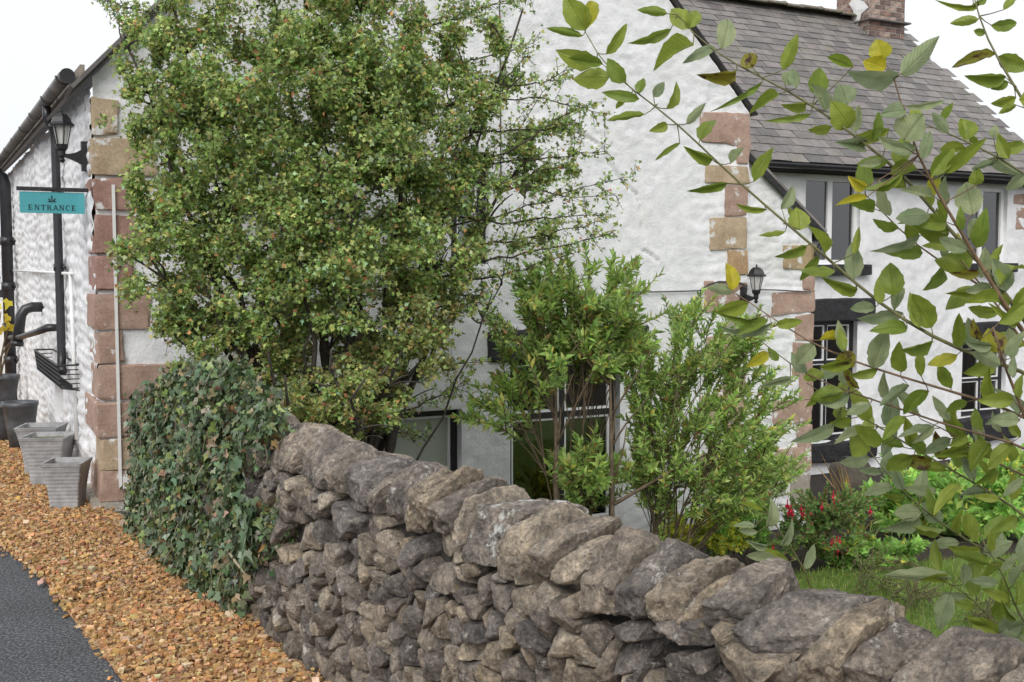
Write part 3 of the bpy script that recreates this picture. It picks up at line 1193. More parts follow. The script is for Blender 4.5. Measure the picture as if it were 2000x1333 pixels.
def rubble(t, z, cw=0.2, ch=0.115, seed=0.0):
    """rounded stones under paint"""
    wz = z + 0.07 * vnoise(np.stack([t * 2.2, z * 2.2, t * 0 + seed], -1)) + 0.02 * vnoise(np.stack([t * 9, z * 9, t * 0 + seed], -1))
    row = np.floor(wz / ch)
    fz = wz / ch - row
    wt = t + 0.12 * vnoise(np.stack([t * 4, z * 4, t * 0 + seed + 9], -1))
    off = _hash(row, row * 0 + 3, row * 0 + int(seed) + 1)
    cwid = cw * (0.7 + 0.7 * _hash(row, row * 0 + 5, row * 0))
    u_ = wt / cwid + off
    col = np.floor(u_); fu = u_ - col
    e = np.minimum(np.minimum(fu, 1 - fu) * cwid, np.minimum(fz, 1 - fz) * ch)
    h = np.clip(e / 0.035, 0, 1)
    return np.sqrt(h) * (0.7 + 0.6 * _hash(row, col, row * 0 + 2))


cot = thing('gabled_cottage', FP(2.8, GZ), 'white rendered cottage with tall gable and sandstone corner stones', 'house')

# openings on the front gable (measured in the photo)


def orect(x0, x1, y0, y1, d=0.0, f=fac):
    a = f(x0, (y0 + y1) / 2, d)[0]; b = f(x1, (y0 + y1) / 2, d)[0]
    c = f((x0 + x1) / 2, y1, d)[1]; e = f((x0 + x1) / 2, y0, d)[1]
    return [a, b, c, e]


o_up = orect(882, 956, 296, 516)
o_left = orect(700, 903, 806, 1010)
o_main = orect(998, 1212, 700, 1035)
tR, zR = fac(1464, 217)
APEX_T, APEX_Z = tR / 2, zR + tR / 2 * 1.02
eaveL = fac(190, 145)[1] - EYE * 0
crack_px = [[(1122, 254), (1150, 270), (1168, 281), (1180, 293), (1190, 318), (1203, 338), (1222, 361), (1245, 379), (1252, 405), (1258, 470)],
            [(1258, 490), (1270, 497), (1285, 510)]]
cracks = [np.array([fac(*p) for p in c]) for c in crack_px]


def crackfield(t, z):
    d_out = np.zeros_like(t)
    for c in cracks:
        m = (t > c[:, 0].min() - .4) & (t < c[:, 0].max() + .4) & (z > c[:, 1].min() - .4) & (z < c[:, 1].max() + .4)
        tt, zz = t[m], z[m]
        if len(tt) == 0: continue
        best = np.full(len(tt), 9.0); sg = np.zeros(len(tt))
        for a, b in zip(c[:-1], c[1:]):
            e = b - a; L2 = e @ e
            k = np.clip(((tt - a[0]) * e[0] + (zz - a[1]) * e[1]) / L2, 0, 1)
            qx, qz = tt - a[0] - k * e[0], zz - a[1] - k * e[1]
            dd = np.hypot(qx, qz)
            s_g = np.sign(e[0] * qz - e[1] * qx)
            mm = dd < best
            best[mm] = dd[mm]; sg[mm] = s_g[mm]
        val = -0.022 * np.exp(-(best / 0.011) ** 2) + 0.010 * (sg > 0) * np.exp(-best / 0.05)
        d_out[m] += val
    return d_out


def front_disp(t, z):
    q = np.stack([t, z, t * 0], -1)
    d = 0.020 * fbm(q * 0.9, 2) + 0.004 * fbm(q * 3.2 + 5, 3) + 0.003 * fbm(q * 13, 3)
    rb = np.clip((t - (tR - 0.75)) / 0.3, 0, 1) + np.clip((0.45 - t) / 0.3, 0, 1) + np.clip((0.05 - z) / 0.5, 0, 0.5)
    d += np.clip(rb, 0, 1) * (0.006 * (rubble(t, z, 0.2, 0.1, 3) - 0.6) + 0.006 * fbm(q * np.array([7, 13, 1]), 3))
    # trowel marks high on the gable
    hi = np.clip((z - 2.2) / 0.6, 0, 1)
    d += hi * 0.0035 * fbm(q * np.array([16, 22, 1]), 2)
    return d + crackfield(t, z)


def front_roof(t):
    return np.minimum(eaveL + (APEX_Z - eaveL) * t / APEX_T, zR + (APEX_Z - zR) * (tR - t) / (tR - APEX_T)) - 0.02


v, f = wall_mesh(lambda t, z: FP(t, z), NF, U, 0.0, tR, GZ - 0.05, APEX_Z, 0.0178, [o_up, o_left + [0.26], o_main + [0.2]], front_disp, front_roof)
build('front_wall', v, f, M['render'], cot, True)

# side wall along the lane
SL = 9.5
o_vent = [*sorted([side(105, 780)[0], side(121, 780)[0]]), side(112, 815)[1], side(112, 735)[1]]


def side_disp(t, z):
    q = np.stack([t, z, t * 0 + 4], -1)
    return 0.022 * (rubble(t, z, 0.16, 0.09, 7) - 0.7) + 0.03 * fbm(q * 0.8, 2) + 0.012 * fbm(q * np.array([6, 10, 1]), 3)


zE = fac(186, 165)[1]
v, f = wall_mesh(lambda t, z: SP(t, z), NS, V, 0.0, SL, GZ - 0.05, zE, 0.021, [o_vent + [0.12]], side_disp)
build('side_wall', v, f, M['render_side'], cot, True)
vb = MB()
vb.box(SP(o_vent[0] - .02, o_vent[2] - .02, -0.10), V * (o_vent[1] - o_vent[0] + .04), -NS * 0.03, UP * (o_vent[3] - o_vent[2] + .04))
vb.build('vent_board', M['black_wood'], cot)

# remaining shell of the gabled part (right flank and back), roof slopes
sh = MB()
sh.box(FP(tR - 0.25, GZ, 0.06), U * 0.24, -NF * 5.5, UP * (zR - GZ - 0.05))
sh.build('far_wall', M['render'], cot)
roof = thing_roof = None
rb = MB()
apex = FP(APEX_T, APEX_Z + 0.02, -0.02)
for sgn, te, ze in ((-1, -0.11, eaveL - 0.10), (1, tR + 0.06, zR - 0.02)):
    e0 = FP(te, ze - 0.02, -0.02)
    dv = apex - e0
    nn = np.cross(dv, NF) * (1 if sgn > 0 else -1); nn /= np.linalg.norm(nn)
    if nn[2] < 0: nn = -nn
    length = SL if sgn < 0 else 5.6
    back = (V if sgn < 0 else -NF) * length
    rb.box(e0, dv * 0.999, back, nn * 0.022)
roof_o = rb.build('roof', M['slate'], cot)
# stone verge slates along the left slope, ragged
e0, e1 = FP(-0.13, eaveL - 0.12, -0.10), FP(APEX_T, APEX_Z + 0.06, -0.10)
for k in range(9):
    a = k / 9; b = (k + 0.97) / 9
    mb = MB()
    p, q = e0 + (e1 - e0) * a, e0 + (e1 - e0) * b
    dv = q - p; nn = np.cross(U, NF); nn = np.cross(dv, NF); nn /= np.linalg.norm(nn)
    if nn[2] < 0: nn = -nn
    mb.box(p + nn * (0.0 + 0.006 * (k % 2)), dv * 1.03, -NF * 0.5, nn * rng.uniform(0.02, 0.034))
    mb.build('verge_slate', M['slate'], roof_o)
mb = MB()
p, q = FP(tR + 0.06, zR - 0.045, -0.03), FP(APEX_T, APEX_Z + 0.02, -0.03)
dv = q - p
nn = np.cross(dv, NF); nn /= np.linalg.norm(nn); nn = nn if nn[2] > 0 else -nn
mb.box(p + nn * 0.004, dv, -NF * 0.009, nn * 0.02)
mb.build('verge_board', M['black_wood'], roof_o)

# ---- quoins
PINK, TAN, ORG_, GREY, RED = (0.40, 0.285, 0.235), (0.44, 0.345, 0.245), (0.44, 0.31, 0.185), (0.37, 0.34, 0.30), (0.345, 0.215, 0.185)


def quoin(parent, px0, px1, py0, py1, col, seed, depth=0.14, proud=0.016, d=0.0, xmin=None):
    a, z1 = fac(px0, py0, d); b, _ = fac(px1, py0, d); _, z0 = fac((px0 + px1) / 2, py1, d)
    if xmin is not None: a = xmin
    c = ((a + b) / 2, (z0 + z1) / 2)
    hw, hh = (b - a) / 2, (z1 - z0) / 2
    r_ = np.random.default_rng(seed)
    j = lambda: r_.uniform(-0.02, 0.014)
    poly = np.array([(-hw + j(), -hh + j()), (hw + j(), -hh + j()), (hw + j(), hh + j()), (-hw + j(), hh + j())])
    v = polytope(poly, proud, depth, seed, p=70, amp=0.03, freq=8, nfront=1, tilt=0.02, side_tilt=0.02, base=CUBE, fine=0.5)
    ff = CUBE[1] if np.dot(np.cross(U, NF), UP) > 0 else CUBE[1][:, ::-1]
    me = mesh_np('quoin', v, ff, True, sharp=30)
    o = place('quoin', me, frameM(U, NF, UP, FP(c[0], c[1], d)), parent, M['quoin'])
    o.color = (*col, 1)
    return o


gq = [(1368, 1464, 217, 281, PINK), (1438, 1463, 283, 322, PINK), (1375, 1462, 324, 358, TAN), (1415, 1461, 359, 421, PINK), (1389, 1460, 424, 488, TAN),
      (1420, 1459, 490, 538, ORG_), (1374, 1458, 550, 606, PINK), (1418, 1457, 609, 655, GREY), (1380, 1456, 658, 712, PINK), (1415, 1455, 715, 770, PINK),
      (1372, 1454, 774, 826, TAN), (1412, 1453, 829, 880, PINK), (1370, 1452, 884, 950, PINK)]
for k, (a, b, c, e, col) in enumerate(gq):
    quoin(cot, a, b, c, e, col, 40 + k)
# left corner: stones with a front and a side face
lq = [(232, 192, 262, TAN, .42), (300, 265, 342, TAN, .5), (262, 347, 415, RED, .62), (300, 418, 492, RED, .35), (262, 498, 570, RED, .40),
      (292, 576, 642, PINK, .45), (241, 646, 706, PINK, .75), (348, 712, 780, PINK, .40), (277, 784, 854, PINK, .75), (290, 860, 916, TAN, .35), (275, 920, 980, PINK, .6), (330, 984, 1030, GREY, .7)]
NS_off = 0.02
for k, (x1, y0, y1, col, dep) in enumerate(lq):
    quoin(cot, 196, x1, y0, y1, col, 80 + k, depth=dep, proud=0.02, xmin=-0.016 if col != GREY else -0.06)

# ---- windows


def window(parent, PT, n, ax, o, rec, cols, rows, frame_m, bead_m, fw=0.045, mull=0.05, bead=0.014, roomd=1.6, blind=None, transom=0.5, glass_m=None, room=True):
    a, b, c, e = o[:4]
    fr = MB()
    q = lambda t, z, d: PT(t, z) - n * d
    dp = 0.06
    # outer frame
    fr.box(q(a, c, rec), ax * fw, -n * dp, UP * (e - c))
    fr.box(q(b - fw, c, rec), ax * fw, -n * dp, UP * (e - c))
    fr.box(q(a + fw, c, rec), ax * (b - a - 2 * fw), -n * dp, UP * fw)
    fr.box(q(a + fw, e - fw, rec), ax * (b - a - 2 * fw), -n * dp, UP * fw)
    ia, ib, ic, ie = a + fw, b - fw, c + fw, e - fw
    xs = [ia]
    for k in range(1, cols):
        m_ = ia + (ib - ia) * k / cols
        fr.box(q(m_ - mull / 2, ic, rec + 0.002), ax * mull, -n * (dp - .004), UP * (ie - ic))
        xs += [m_ - mull / 2, m_ + mull / 2]
    xs.append(ib)
    zsplit = [ic]
    for k in range(1, rows):
        m_ = ic + (ie - ic) * (transom if rows == 2 else k / rows)
        for i in range(cols):
            fr.box(q(xs[2 * i], m_ - mull / 2, rec + 0.003), ax * (xs[2 * i + 1] - xs[2 * i]), -n * (dp - .006), UP * mull)
        zsplit += [m_ - mull / 2, m_ + mull / 2]
    zsplit.append(ie)
    win = fr.build('window', frame_m, parent)
    for i in range(cols):
        for j in range(rows):
            x0, x1, z0, z1 = xs[2 * i], xs[2 * i + 1], zsplit[2 * j], zsplit[2 * j + 1]
            if bead_m is not None:
                bd = MB()
                w_ = bead
                bd.box(q(x0, z0, rec + 0.012), ax * w_, -n * 0.03, UP * (z1 - z0))
                bd.box(q(x1 - w_, z0, rec + 0.012), ax * w_, -n * 0.03, UP * (z1 - z0))
                bd.box(q(x0 + w_, z0, rec + 0.012), ax * (x1 - x0 - 2 * w_), -n * 0.03, UP * w_)
                bd.box(q(x0 + w_, z1 - w_, rec + 0.012), ax * (x1 - x0 - 2 * w_), -n * 0.03, UP * w_)
                bd.build('glazing_bead', bead_m, win)
            pn = MB()
            pn.box(q(x0, z0, rec + 0.03), ax * (x1 - x0), -n * 0.004, UP * (z1 - z0))
            pn.build('pane', glass_m or M['glass'], win)
    if blind:
        bl = MB()
        bl.box(q(ia - .01, ic - .01, rec + 0.07), ax * (ib - ia + .02), -n * 0.006, UP * (ie - ic + .02))
        bl.build('blind', blind, win)
    elif room:
        rm = MB()
        A, B, Cc, E = a - 0.3, b + 0.3, c - 0.3, e + 0.12
        d0, d1 = rec + 0.065, rec + roomd
        P = [q(A, Cc, d0), q(B, Cc, d0), q(B, E, d0), q(A, E, d0), q(A, Cc, d1), q(B, Cc, d1), q(B, E, d1), q(A, E, d1)]
        rm.add(P, [[0, 1, 5, 4], [1, 2, 6, 5], [2, 3, 7, 6], [3, 0, 4, 7], [4, 5, 6, 7]])
        rm.build('room_interior', M['room'], win)
    return win


def block(parent, name, PT, n, ax, a, b, z0, z1, front, back, mat, seed, p=22, amp=0.05):
    """hewn lintel or sill"""
    c = ((a + b) / 2, (z0 + z1) / 2)
    hw, hh = (b - a) / 2, (z1 - z0) / 2
    v = polytope(np.array([(-hw, -hh), (hw, -hh * .96), (hw, hh), (-hw, hh * .94)]), front, back, seed, p=50, amp=amp, freq=4, nfront=2, tilt=0.02, side_tilt=0.02, base=CUBE)
    ff = CUBE[1] if np.dot(np.cross(ax, n), UP) > 0 else CUBE[1][:, ::-1]
    return place(name, mesh_np(name, v, ff, True), frameM(ax, n, UP, PT(*c)), parent, mat)


PTf = lambda t, z: FP(t, z)
w1 = window(cot, PTf, NF, U, o_up, 0.07, 1, 2, M['black'], M['white'], fw=0.075, roomd=1.2)
w2 = window(cot, PTf, NF, U, o_left, 0.10, 1, 1, M['black'], M['white'], fw=0.055, bead=0.02, blind=M['blind'], glass_m=M['frost'])
w3 = window(cot, PTf, NF, U, o_main, 0.09, 2, 2, M['black'], M['white'], fw=0.05, mull=0.05, bead=0.02, transom=0.68)
lo = orect(952, 1262, 640, 702)
block(w3, 'lintel', PTf, NF, U, lo[0], lo[1], lo[2], lo[3], 0.035, 0.12, M['black_wood'], 5)
# things inside the garden room
cb = MB()
pc = FP(o_main[0] + 0.10, o_main[2] + 0.12, 0.36)
q0 = FP(*fac(1006, 912)[:2], 0.24)
cb.box(q0 - UP * 0.45, U * 0.24, -NF * 0.25, UP * 0.47)
cbx = cb.build('cardboard_box', M['card'], label='open brown cardboard box standing behind the ground floor window', cat='box')
fl = MB()
fl.add([q0 + UP * 0.02, q0 + U * .24 + UP * .02, q0 + U * 0.2 + UP * 0.14 - NF * .1, q0 + U * .02 + UP * 0.16 - NF * .1], [[0, 1, 2, 3]])
fl.build('flap', M['card'], cbx)
pr = MB()
pr.box(q0 - UP * 0.035 + NF * .003 + U * .02, U * 0.16, -NF * .002, UP * 0.02)
pr.build('print_band', M['card_print'], cbx)

# lean-to on the right of the gable
lt = []
tl1 = fac(1592, 700)[0]
z_a, z_b = fac(1465, 296)[1], fac(1592, 433)[1]


def lean_roof(t):
    return z_a + (z_b - z_a) * (t - tR) / (tl1 - tR) - 0.02


def lean_disp(t, z):
    q = np.stack([t, z, t * 0 + 8], -1)
    return 0.007 * (rubble(t, z, 0.17, 0.09, 5) - 0.6) + 0.008 * fbm(q * 2, 3) + 0.006 * fbm(q * np.array([7, 13, 1]), 3)


LD = 0.07
v, f = wall_mesh(lambda t, z: FP(t, z, LD), NF, U, tR - 0.05, tl1, GZ - 0.05, z_a, 0.014, [], lean_disp, lean_roof)
build('lean_to_wall', v, f, M['render'], cot, True)
ls = MB()
ls.box(FP(tl1 - 0.2, GZ, LD + 0.05), U * 0.195, -NF * 1.9, UP * (z_b - GZ - 0.05))
ls.build('lean_to_flank', M['render'], cot)
lr = MB()
pa, pb = FP(tR - 0.02, z_a + 0.02, LD - 0.05), FP(*fac(1616, 456), LD - 0.05)
dv = pb - pa; nn = np.cross(NF, dv); nn /= np.linalg.norm(nn); nn = nn if nn[2] > 0 else -nn
lr.box(pa, dv, -NF * 1.95, nn * 0.03)
lro = lr.build('lean_to_roof', M['slate'], cot)
lv = MB()
lv.box(pa - NF * -0.012 - nn * 0.05, dv, -NF * 0.02, nn * 0.05)
lv.build('verge_board', M['black_wood'], lro)
lg = MB()
ge = pb - nn * 0.05
lg.tube([ge + NF * 0.03, ge - NF * 1.9], 0.045, 10)
lg.tube([ge + NF * 0.0 - UP * .02, ge - UP * 0.06 + U * -.02, ge - UP * 0.12 - U * 0.07, ge - UP * 0.17 - U * 0.08], 0.026, 8)
lg.build('lean_to_gutter', M['black_plastic'], lro)
lqs = [(1530, 1593, 477, 525, (0.40, 0.31, 0.19)), (1568, 1592, 533, 567, PINK), (1510, 1590, 570, 612, PINK), (1553, 1588, 615, 667, PINK), (1545, 1587, 670, 730, PINK),
       (1561, 1586, 733, 778, PINK), (1510, 1585, 783, 826, PINK), (1557, 1584, 829, 872, PINK), (1514, 1583, 877, 923, PINK), (1545, 1582, 927, 990, GREY)]
for k, (a, b, c, e, col) in enumerate(lqs):
    quoin(cot, a, b, c, e, col, 140 + k, d=LD, depth=0.12)

# ---- gutter of the side wall
zg = (side(150, 170)[1] + side(25, 312)[1]) / 2
gu = MB()


def half_gutter(mb, p, q, up, r, out):
    d = q - p; d /= np.linalg.norm(d)
    a = np.linspace(0, math.pi, 9)
    ringp = [out * math.cos(x) * r - up * math.sin(x) * r for x in a] + [out * math.cos(x) * (r - .006) - up * math.sin(x) * (r - .006) for x in a[::-1]]
    V_ = np.array([p + x for x in ringp] + [q + x for x in ringp]); n = len(ringp)
    mb.add(V_, [[i, (i + 1) % n, n + (i + 1) % n, n + i] for i in range(n)])


half_gutter(gu, SP(0.35, zg + 0.02, 0.115), SP(SL, zg + 0.02, 0.115), UP, 0.052, NS)
for k in range(9):
    s0 = 0.5 + k * 1.02
    half_gutter(gu, SP(s0, zg + 0.022, 0.115), SP(s0 + 0.05, zg + 0.022, 0.115), UP, 0.060, NS)
gut = gu.build('gutter', M['grey_plastic'], cot, True)
cap = MB()
cap.lathe(SP(0.35, zg + 0.0, 0.115), -V, [(0.0, 0.0), (0.052, 0.0), (0.052, 0.012), (0.0, 0.012)], 14)
cap.build('gutter_end', M['black_plastic'], gut)
fa = MB()
fa.box(SP(0.2, zg - 0.03, 0.02), V * (SL - .3), NS * 0.03, UP * 0.09)
fa.build('fascia', plain('eaves_stone', (0.24, 0.2, 0.165), .9, .4, 12, .01), gut)

# ================================================================== long slate-roofed wing
WDp = 2.0
t_end = 12.08
D_R = 4.55
zRidge = EYE + 3.72
zEave = EYE + 1.20
wing = thing('slate_roofed_wing', FP(9.5, GZ, WDp + 1.5), 'white cottage wing with slate roof, behind the leafy branches', 'house')
ow = {}
fw_ = lambda x, y, d=WDp: fac(x, y, WDp)


def wrect(x0, x1, y0, y1):
    return orect(x0, x1, y0, y1, WDp)


owu1 = wrect(1574, 1682, 345, 517)
owu2 = wrect(1880, 1968, 366, 514)
owl1 = wrect(1566, 1674, 626, 862)
owl2 = wrect(1880, 1966, 672, 812)


def wing_disp(t, z):
    q = np.stack([t, z, t * 0 + 2], -1)
    return 0.02 * fbm(q * 0.9, 2) + 0.010 * fbm(q * 3.5, 3) + 0.004 * fbm(q * 12, 2)


v, f = wall_mesh(lambda t, z: FP(t, z, WDp), NF, U, tR - 0.1, t_end, GZ - 0.05, zEave + 0.02, 0.026, [owu1, owu2, owl1 + [0.15], owl2 + [0.15]], wing_disp)
build('front_wall', v, f, M['render'], wing, True)
PTw = lambda t, z: FP(t, z, WDp)
x1 = window(wing, PTw, NF, U, owu1, 0.07, 2, 1, M['white'], None, fw=0.055, mull=0.07)
x2 = window(wing, PTw, NF, U, owu2, 0.07, 2, 1, M['white'], None, fw=0.05, mull=0.06)
x3 = window(wing, PTw, NF, U, owl1, 0.08, 2, 3, M['black'], M['white'], fw=0.06, mull=0.035, bead=0.016)
x4 = window(wing, PTw, NF, U, owl2, 0.08, 2, 2, M['black'], M['white'], fw=0.06, mull=0.035, bead=0.016)
for win, rc, sd_, nm in ((x1, (1584, 1693, 517, 538), 1, 'sill'), (x2, (1878, 1978, 514, 532), 2, 'sill'), (x3, (1560, 1704, 583, 628), 3, 'lintel'), (x4, (1872, 1976, 628, 674), 4, 'lintel'),
                         (x3, (1560, 1702, 862, 898), 6, 'sill'), (x4, (1868, 1976, 812, 860), 7, 'sill')):
    r_ = wrect(*rc)
    block(win, nm, PTw, NF, U, *r_, 0.05 if nm == 'lintel' else 0.10, 0.09, M['black_wood'], sd_, amp=0.07 if sd_ in (6, 7) else 0.04)
sq = [(1978, 2030, 378, 402, PINK), (1985, 2030, 405, 450, PINK)]
for k, (a, b, c, e, col) in enumerate(sq):
    quoin(wing, a, b, c, e, col, 170 + k, d=WDp)

# roof slopes
eave0 = lambda t: FP(t, zEave + 0.03, WDp - 0.22)
ridge0 = lambda t: FP(t, zRidge, D_R)
T0 = 5.3
slope = ridge0(0) - eave0(0)
SLN = np.linalg.norm(slope); sdir = slope / SLN
rnorm = np.cross(U, sdir); rnorm = rnorm if rnorm[2] > 0 else -rnorm
rf = MB()
rf.box(eave0(T0) - rnorm * 0.06, U * (t_end - T0), slope, rnorm * 0.05)
bk = FP(0, zEave, 2 * D_R - WDp) - ridge0(0)
rf.box(ridge0(T0) - rnorm * 0.06 + sdir * 0.0, U * (t_end - T0), bk, np.array([0, 0, 0.05]))
wroof = rf.build('roof', M['slate'], wing)
gw = MB()
ga, gb, gc = FP(t_end - .05, zEave, WDp), FP(t_end - .05, zEave, 2 * D_R - WDp), FP(t_end - .05, zRidge - .1, D_R)
gw.add([ga, gb, gc], [[0, 1, 2]])
gw.add([FP(t_end - .05, GZ, WDp + .02), FP(t_end - .05, GZ, 2 * D_R - WDp), gb, ga], [[0, 1, 2, 3]])
gw.add([FP(t_end - .05, GZ, 2 * D_R - WDp), FP(T0, GZ, 2 * D_R - WDp), FP(T0, zEave, 2 * D_R - WDp), gb], [[0, 1, 2, 3]])
gw.build('end_wall', M['render'], wing)

EXP = 0.158
nrow = int(SLN / EXP)
sl_me = []
for k in range(4):
    r_ = np.random.default_rng(900 + k)
    w_, l_ = 0.262 + r_.uniform(-.006, .004), 0.235
    e = [r_.uniform(-.006, .006) for _ in range(3)]
    x = [-w_ / 2, 0, w_ / 2]
    V_ = [(x[0], e[0], .006), (x[1], e[1], .007), (x[2], e[2], .006), (x[2], l_, 0), (x[0], l_, 0)]
    V_ = V_ + [(p[0], p[1], p[2] + .006) for p in V_]
    F_ = [[4, 3, 2, 1], [4, 1, 0, 0], [5, 6, 7, 8], [9, 5, 8, 8], [0, 1, 6, 5], [1, 2, 7, 6], [2, 3, 8, 7], [4, 0, 5, 9]]
    tri = []
    for q in F_:
        if q[2] == q[3]: tri.append(q[:3])
        else: tri += [[q[0], q[1], q[2]], [q[0], q[2], q[3]]]
    me = mesh_np('slate', np.array(V_), np.array(tri)); me.materials.append(M['slate'])
    sl_me.append((me, np.array(V_), np.array(tri)))
sl = []
for r in range(nrow + 1):
    t = T0 + (0.13 if r % 2 else 0.0) + rng.uniform(0, .03)
    while t < t_end:
        sl.append((r, t + rng.normal(0, .003)))
        t += 0.265
sl_vis = []
for (r, t) in sl:
    p = eave0(t) + sdir * (r * EXP)
    d = p - CAMP
    px = 1000 + F * d[0] / (d[1] * cP - d[2] * sP)
    if px > 1455 and px < 2020: sl_vis.append((r, t))
first = set(sorted(sl_vis)[:295])
smb = MB()
for (r, t) in sl:
    me, V_, tri = sl_me[int(rng.integers(4))]
    a = rng.normal(0, 0.014); lift = 0.004 + rng.uniform(0, .004)
    X = U * math.cos(a) + sdir * math.sin(a); Y = sdir * math.cos(a) - U * math.sin(a)
    loc = eave0(t) + sdir * (r * EXP - 0.03 + rng.normal(0, .003)) + rnorm * (lift + 0.004)
    Y2 = Y - rnorm * 0.02; Y2 /= np.linalg.norm(Y2)
    Z = np.cross(X, Y2)
    if (r, t) in first:
        place('slate', me, frameM(X, Y2, Z, loc), wroof)
    else:
        A = np.stack([X, Y2, Z], 1)
        smb.add(V_ @ A.T + loc, tri, (rng.random(),) * 3)
smb.build('upper_slates', M['slate'], wroof, kind='stuff')
# ridge tiles
rt = MB()
a = np.linspace(-1, 1, 5)
prof = np.array([(math.sin(x * 1.0) * 0.15, math.cos(x * 1.0) * 0.13 - 0.07) for x in a])
hv = np.cross(U, UP)
V0 = [(0, p[0], p[1]) for p in prof] + [(0.33, p[0], p[1] * 1.0) for p in prof] + [(0.36, p[0] * 1.06, p[1] + 0.012) for p in prof] + [(0.36, p[0], p[1] - .012) for p in prof] + [(0, p[0], p[1] - .015) for p in prof]
FF = []
for k in range(4):
    for i in range(4):
        FF.append([k * 5 + i, k * 5 + i + 1, (k + 1) * 5 + i + 1, (k + 1) * 5 + i])
rme = mesh_np('ridge_tile', np.array(V0), np.array(FF)); rme.materials.append(M['ridge'])
t = T0
while t < t_end - 0.95:
    place('ridge_tile', rme, frameM(U, -hv, UP, ridge0(t) + UP * (0.06 + rng.normal(0, .006))), wroof)
    t += 0.345
eg = MB()
half_gutter(eg, FP(T0 + 1.5, zEave - 0.0, WDp - 0.25), FP(t_end + .05, zEave - 0.0, WDp - 0.25), UP, 0.06, NF)
eg.box(FP(T0 + 1.5, zEave - 0.1, WDp - 0.16), U * (t_end - T0 - 1.5), -NF * 0.02, UP * 0.12)
eg.build('gutter', M['black_plastic'], wroof, True)

# chimney
ct0 = t_end - 0.92
ch = MB()
CW, CD_ = 0.72, 0.66
cb0 = FP(ct0, 0, D_R - CD_ / 2)
zc0, zc1 = zRidge - 0.45, zRidge + 1.3
ch.box(cb0 + UP * zc0, U * CW, -NF * CD_, UP * (zc1 - zc0))
chim = ch.build('chimney', M['mortar'], wing)
bmesh_ = []
bl_, bh_ = 0.205, 0.066
bv_ = MB(); bv_.box((0, -0.012, 0), (bl_, 0, 0), (0, 0.017, 0), (0, 0, bh_))
bme = mesh_np('brick', np.vstack(bv_.v), bv_.faces()); bme.materials.append(None)
bcol = [plain('brick_%d' % k, c, 0.92, 0.5, 13, 0.008) for k, c in enumerate([(0.24, 0.15, 0.12), (0.19, 0.12, 0.10), (0.15, 0.105, 0.09), (0.32, 0.235, 0.195)])]
bmes = []
for m_ in bcol:
    b2 = mesh_np('brick', np.vstack(bv_.v), bv_.faces()); b2.materials.append(m_); bmes.append(b2)
for r in range(int((zc1 - zc0 - .02) / 0.078)):
    zb = zc0 + 0.02 + r * 0.078
    for (o, dx, nn, Wd) in ((cb0, U, NF, CW), (cb0 - NF * CD_, NF, -U, CD_)):
        x = -0.10 * (r % 2)
        while x < Wd - 0.03:
            a = max(x, 0.002); b = min(x + bl_, Wd - 0.002)
            if b - a > 0.04:
                k = (b - a) / bl_
                place('brick', bmes[int(rng.integers(4))], frameM(dx * k, nn, UP, o + dx * a + UP * zb + nn * rng.uniform(-.004, .003)), chim)
            x += bl_ + 0.012
fm_ = MB()
fm_.box(cb0 + UP * (zRidge - 0.06) - U * 0.05 + NF * 0.09, U * (CW + 0.1), -NF * (CD_ * 0.55), UP * 0.022)
fm_.build('flashing', M['lead'], chim)
pa = MB()
pv = []
c0 = cb0 - NF * (CD_ * 0.32) - U * 0.022 + UP * (zRidge + 0.12)
for k in range(12):
    an = k / 12 * 6.283
    rr_ = 0.2 * (1 + 0.35 * math.sin(3 * an + 1) + 0.2 * math.cos(5 * an))
    pv.append(c0 + NF * math.cos(an) * rr_ * 0.75 + UP * math.sin(an) * rr_)
pa.add(pv + [c0 - U * 0.012], [[(k + 1) % 12, k, 12] for k in range(12)])
pa.build('mortar_patch', M['white_old'], chim)
po = MB()
po.lathe(cb0 + U * CW / 2 - NF * CD_ / 2 + UP * zc1, UP, [(0.13, 0), (0.12, 0.3), (0.14, 0.31), (0.14, 0.34), (0.1, 0.34), (0.1, 0.1)], 16)
po.build('chimney_pot', M['brick'], chim, True)

# ================================================================== fittings on the house


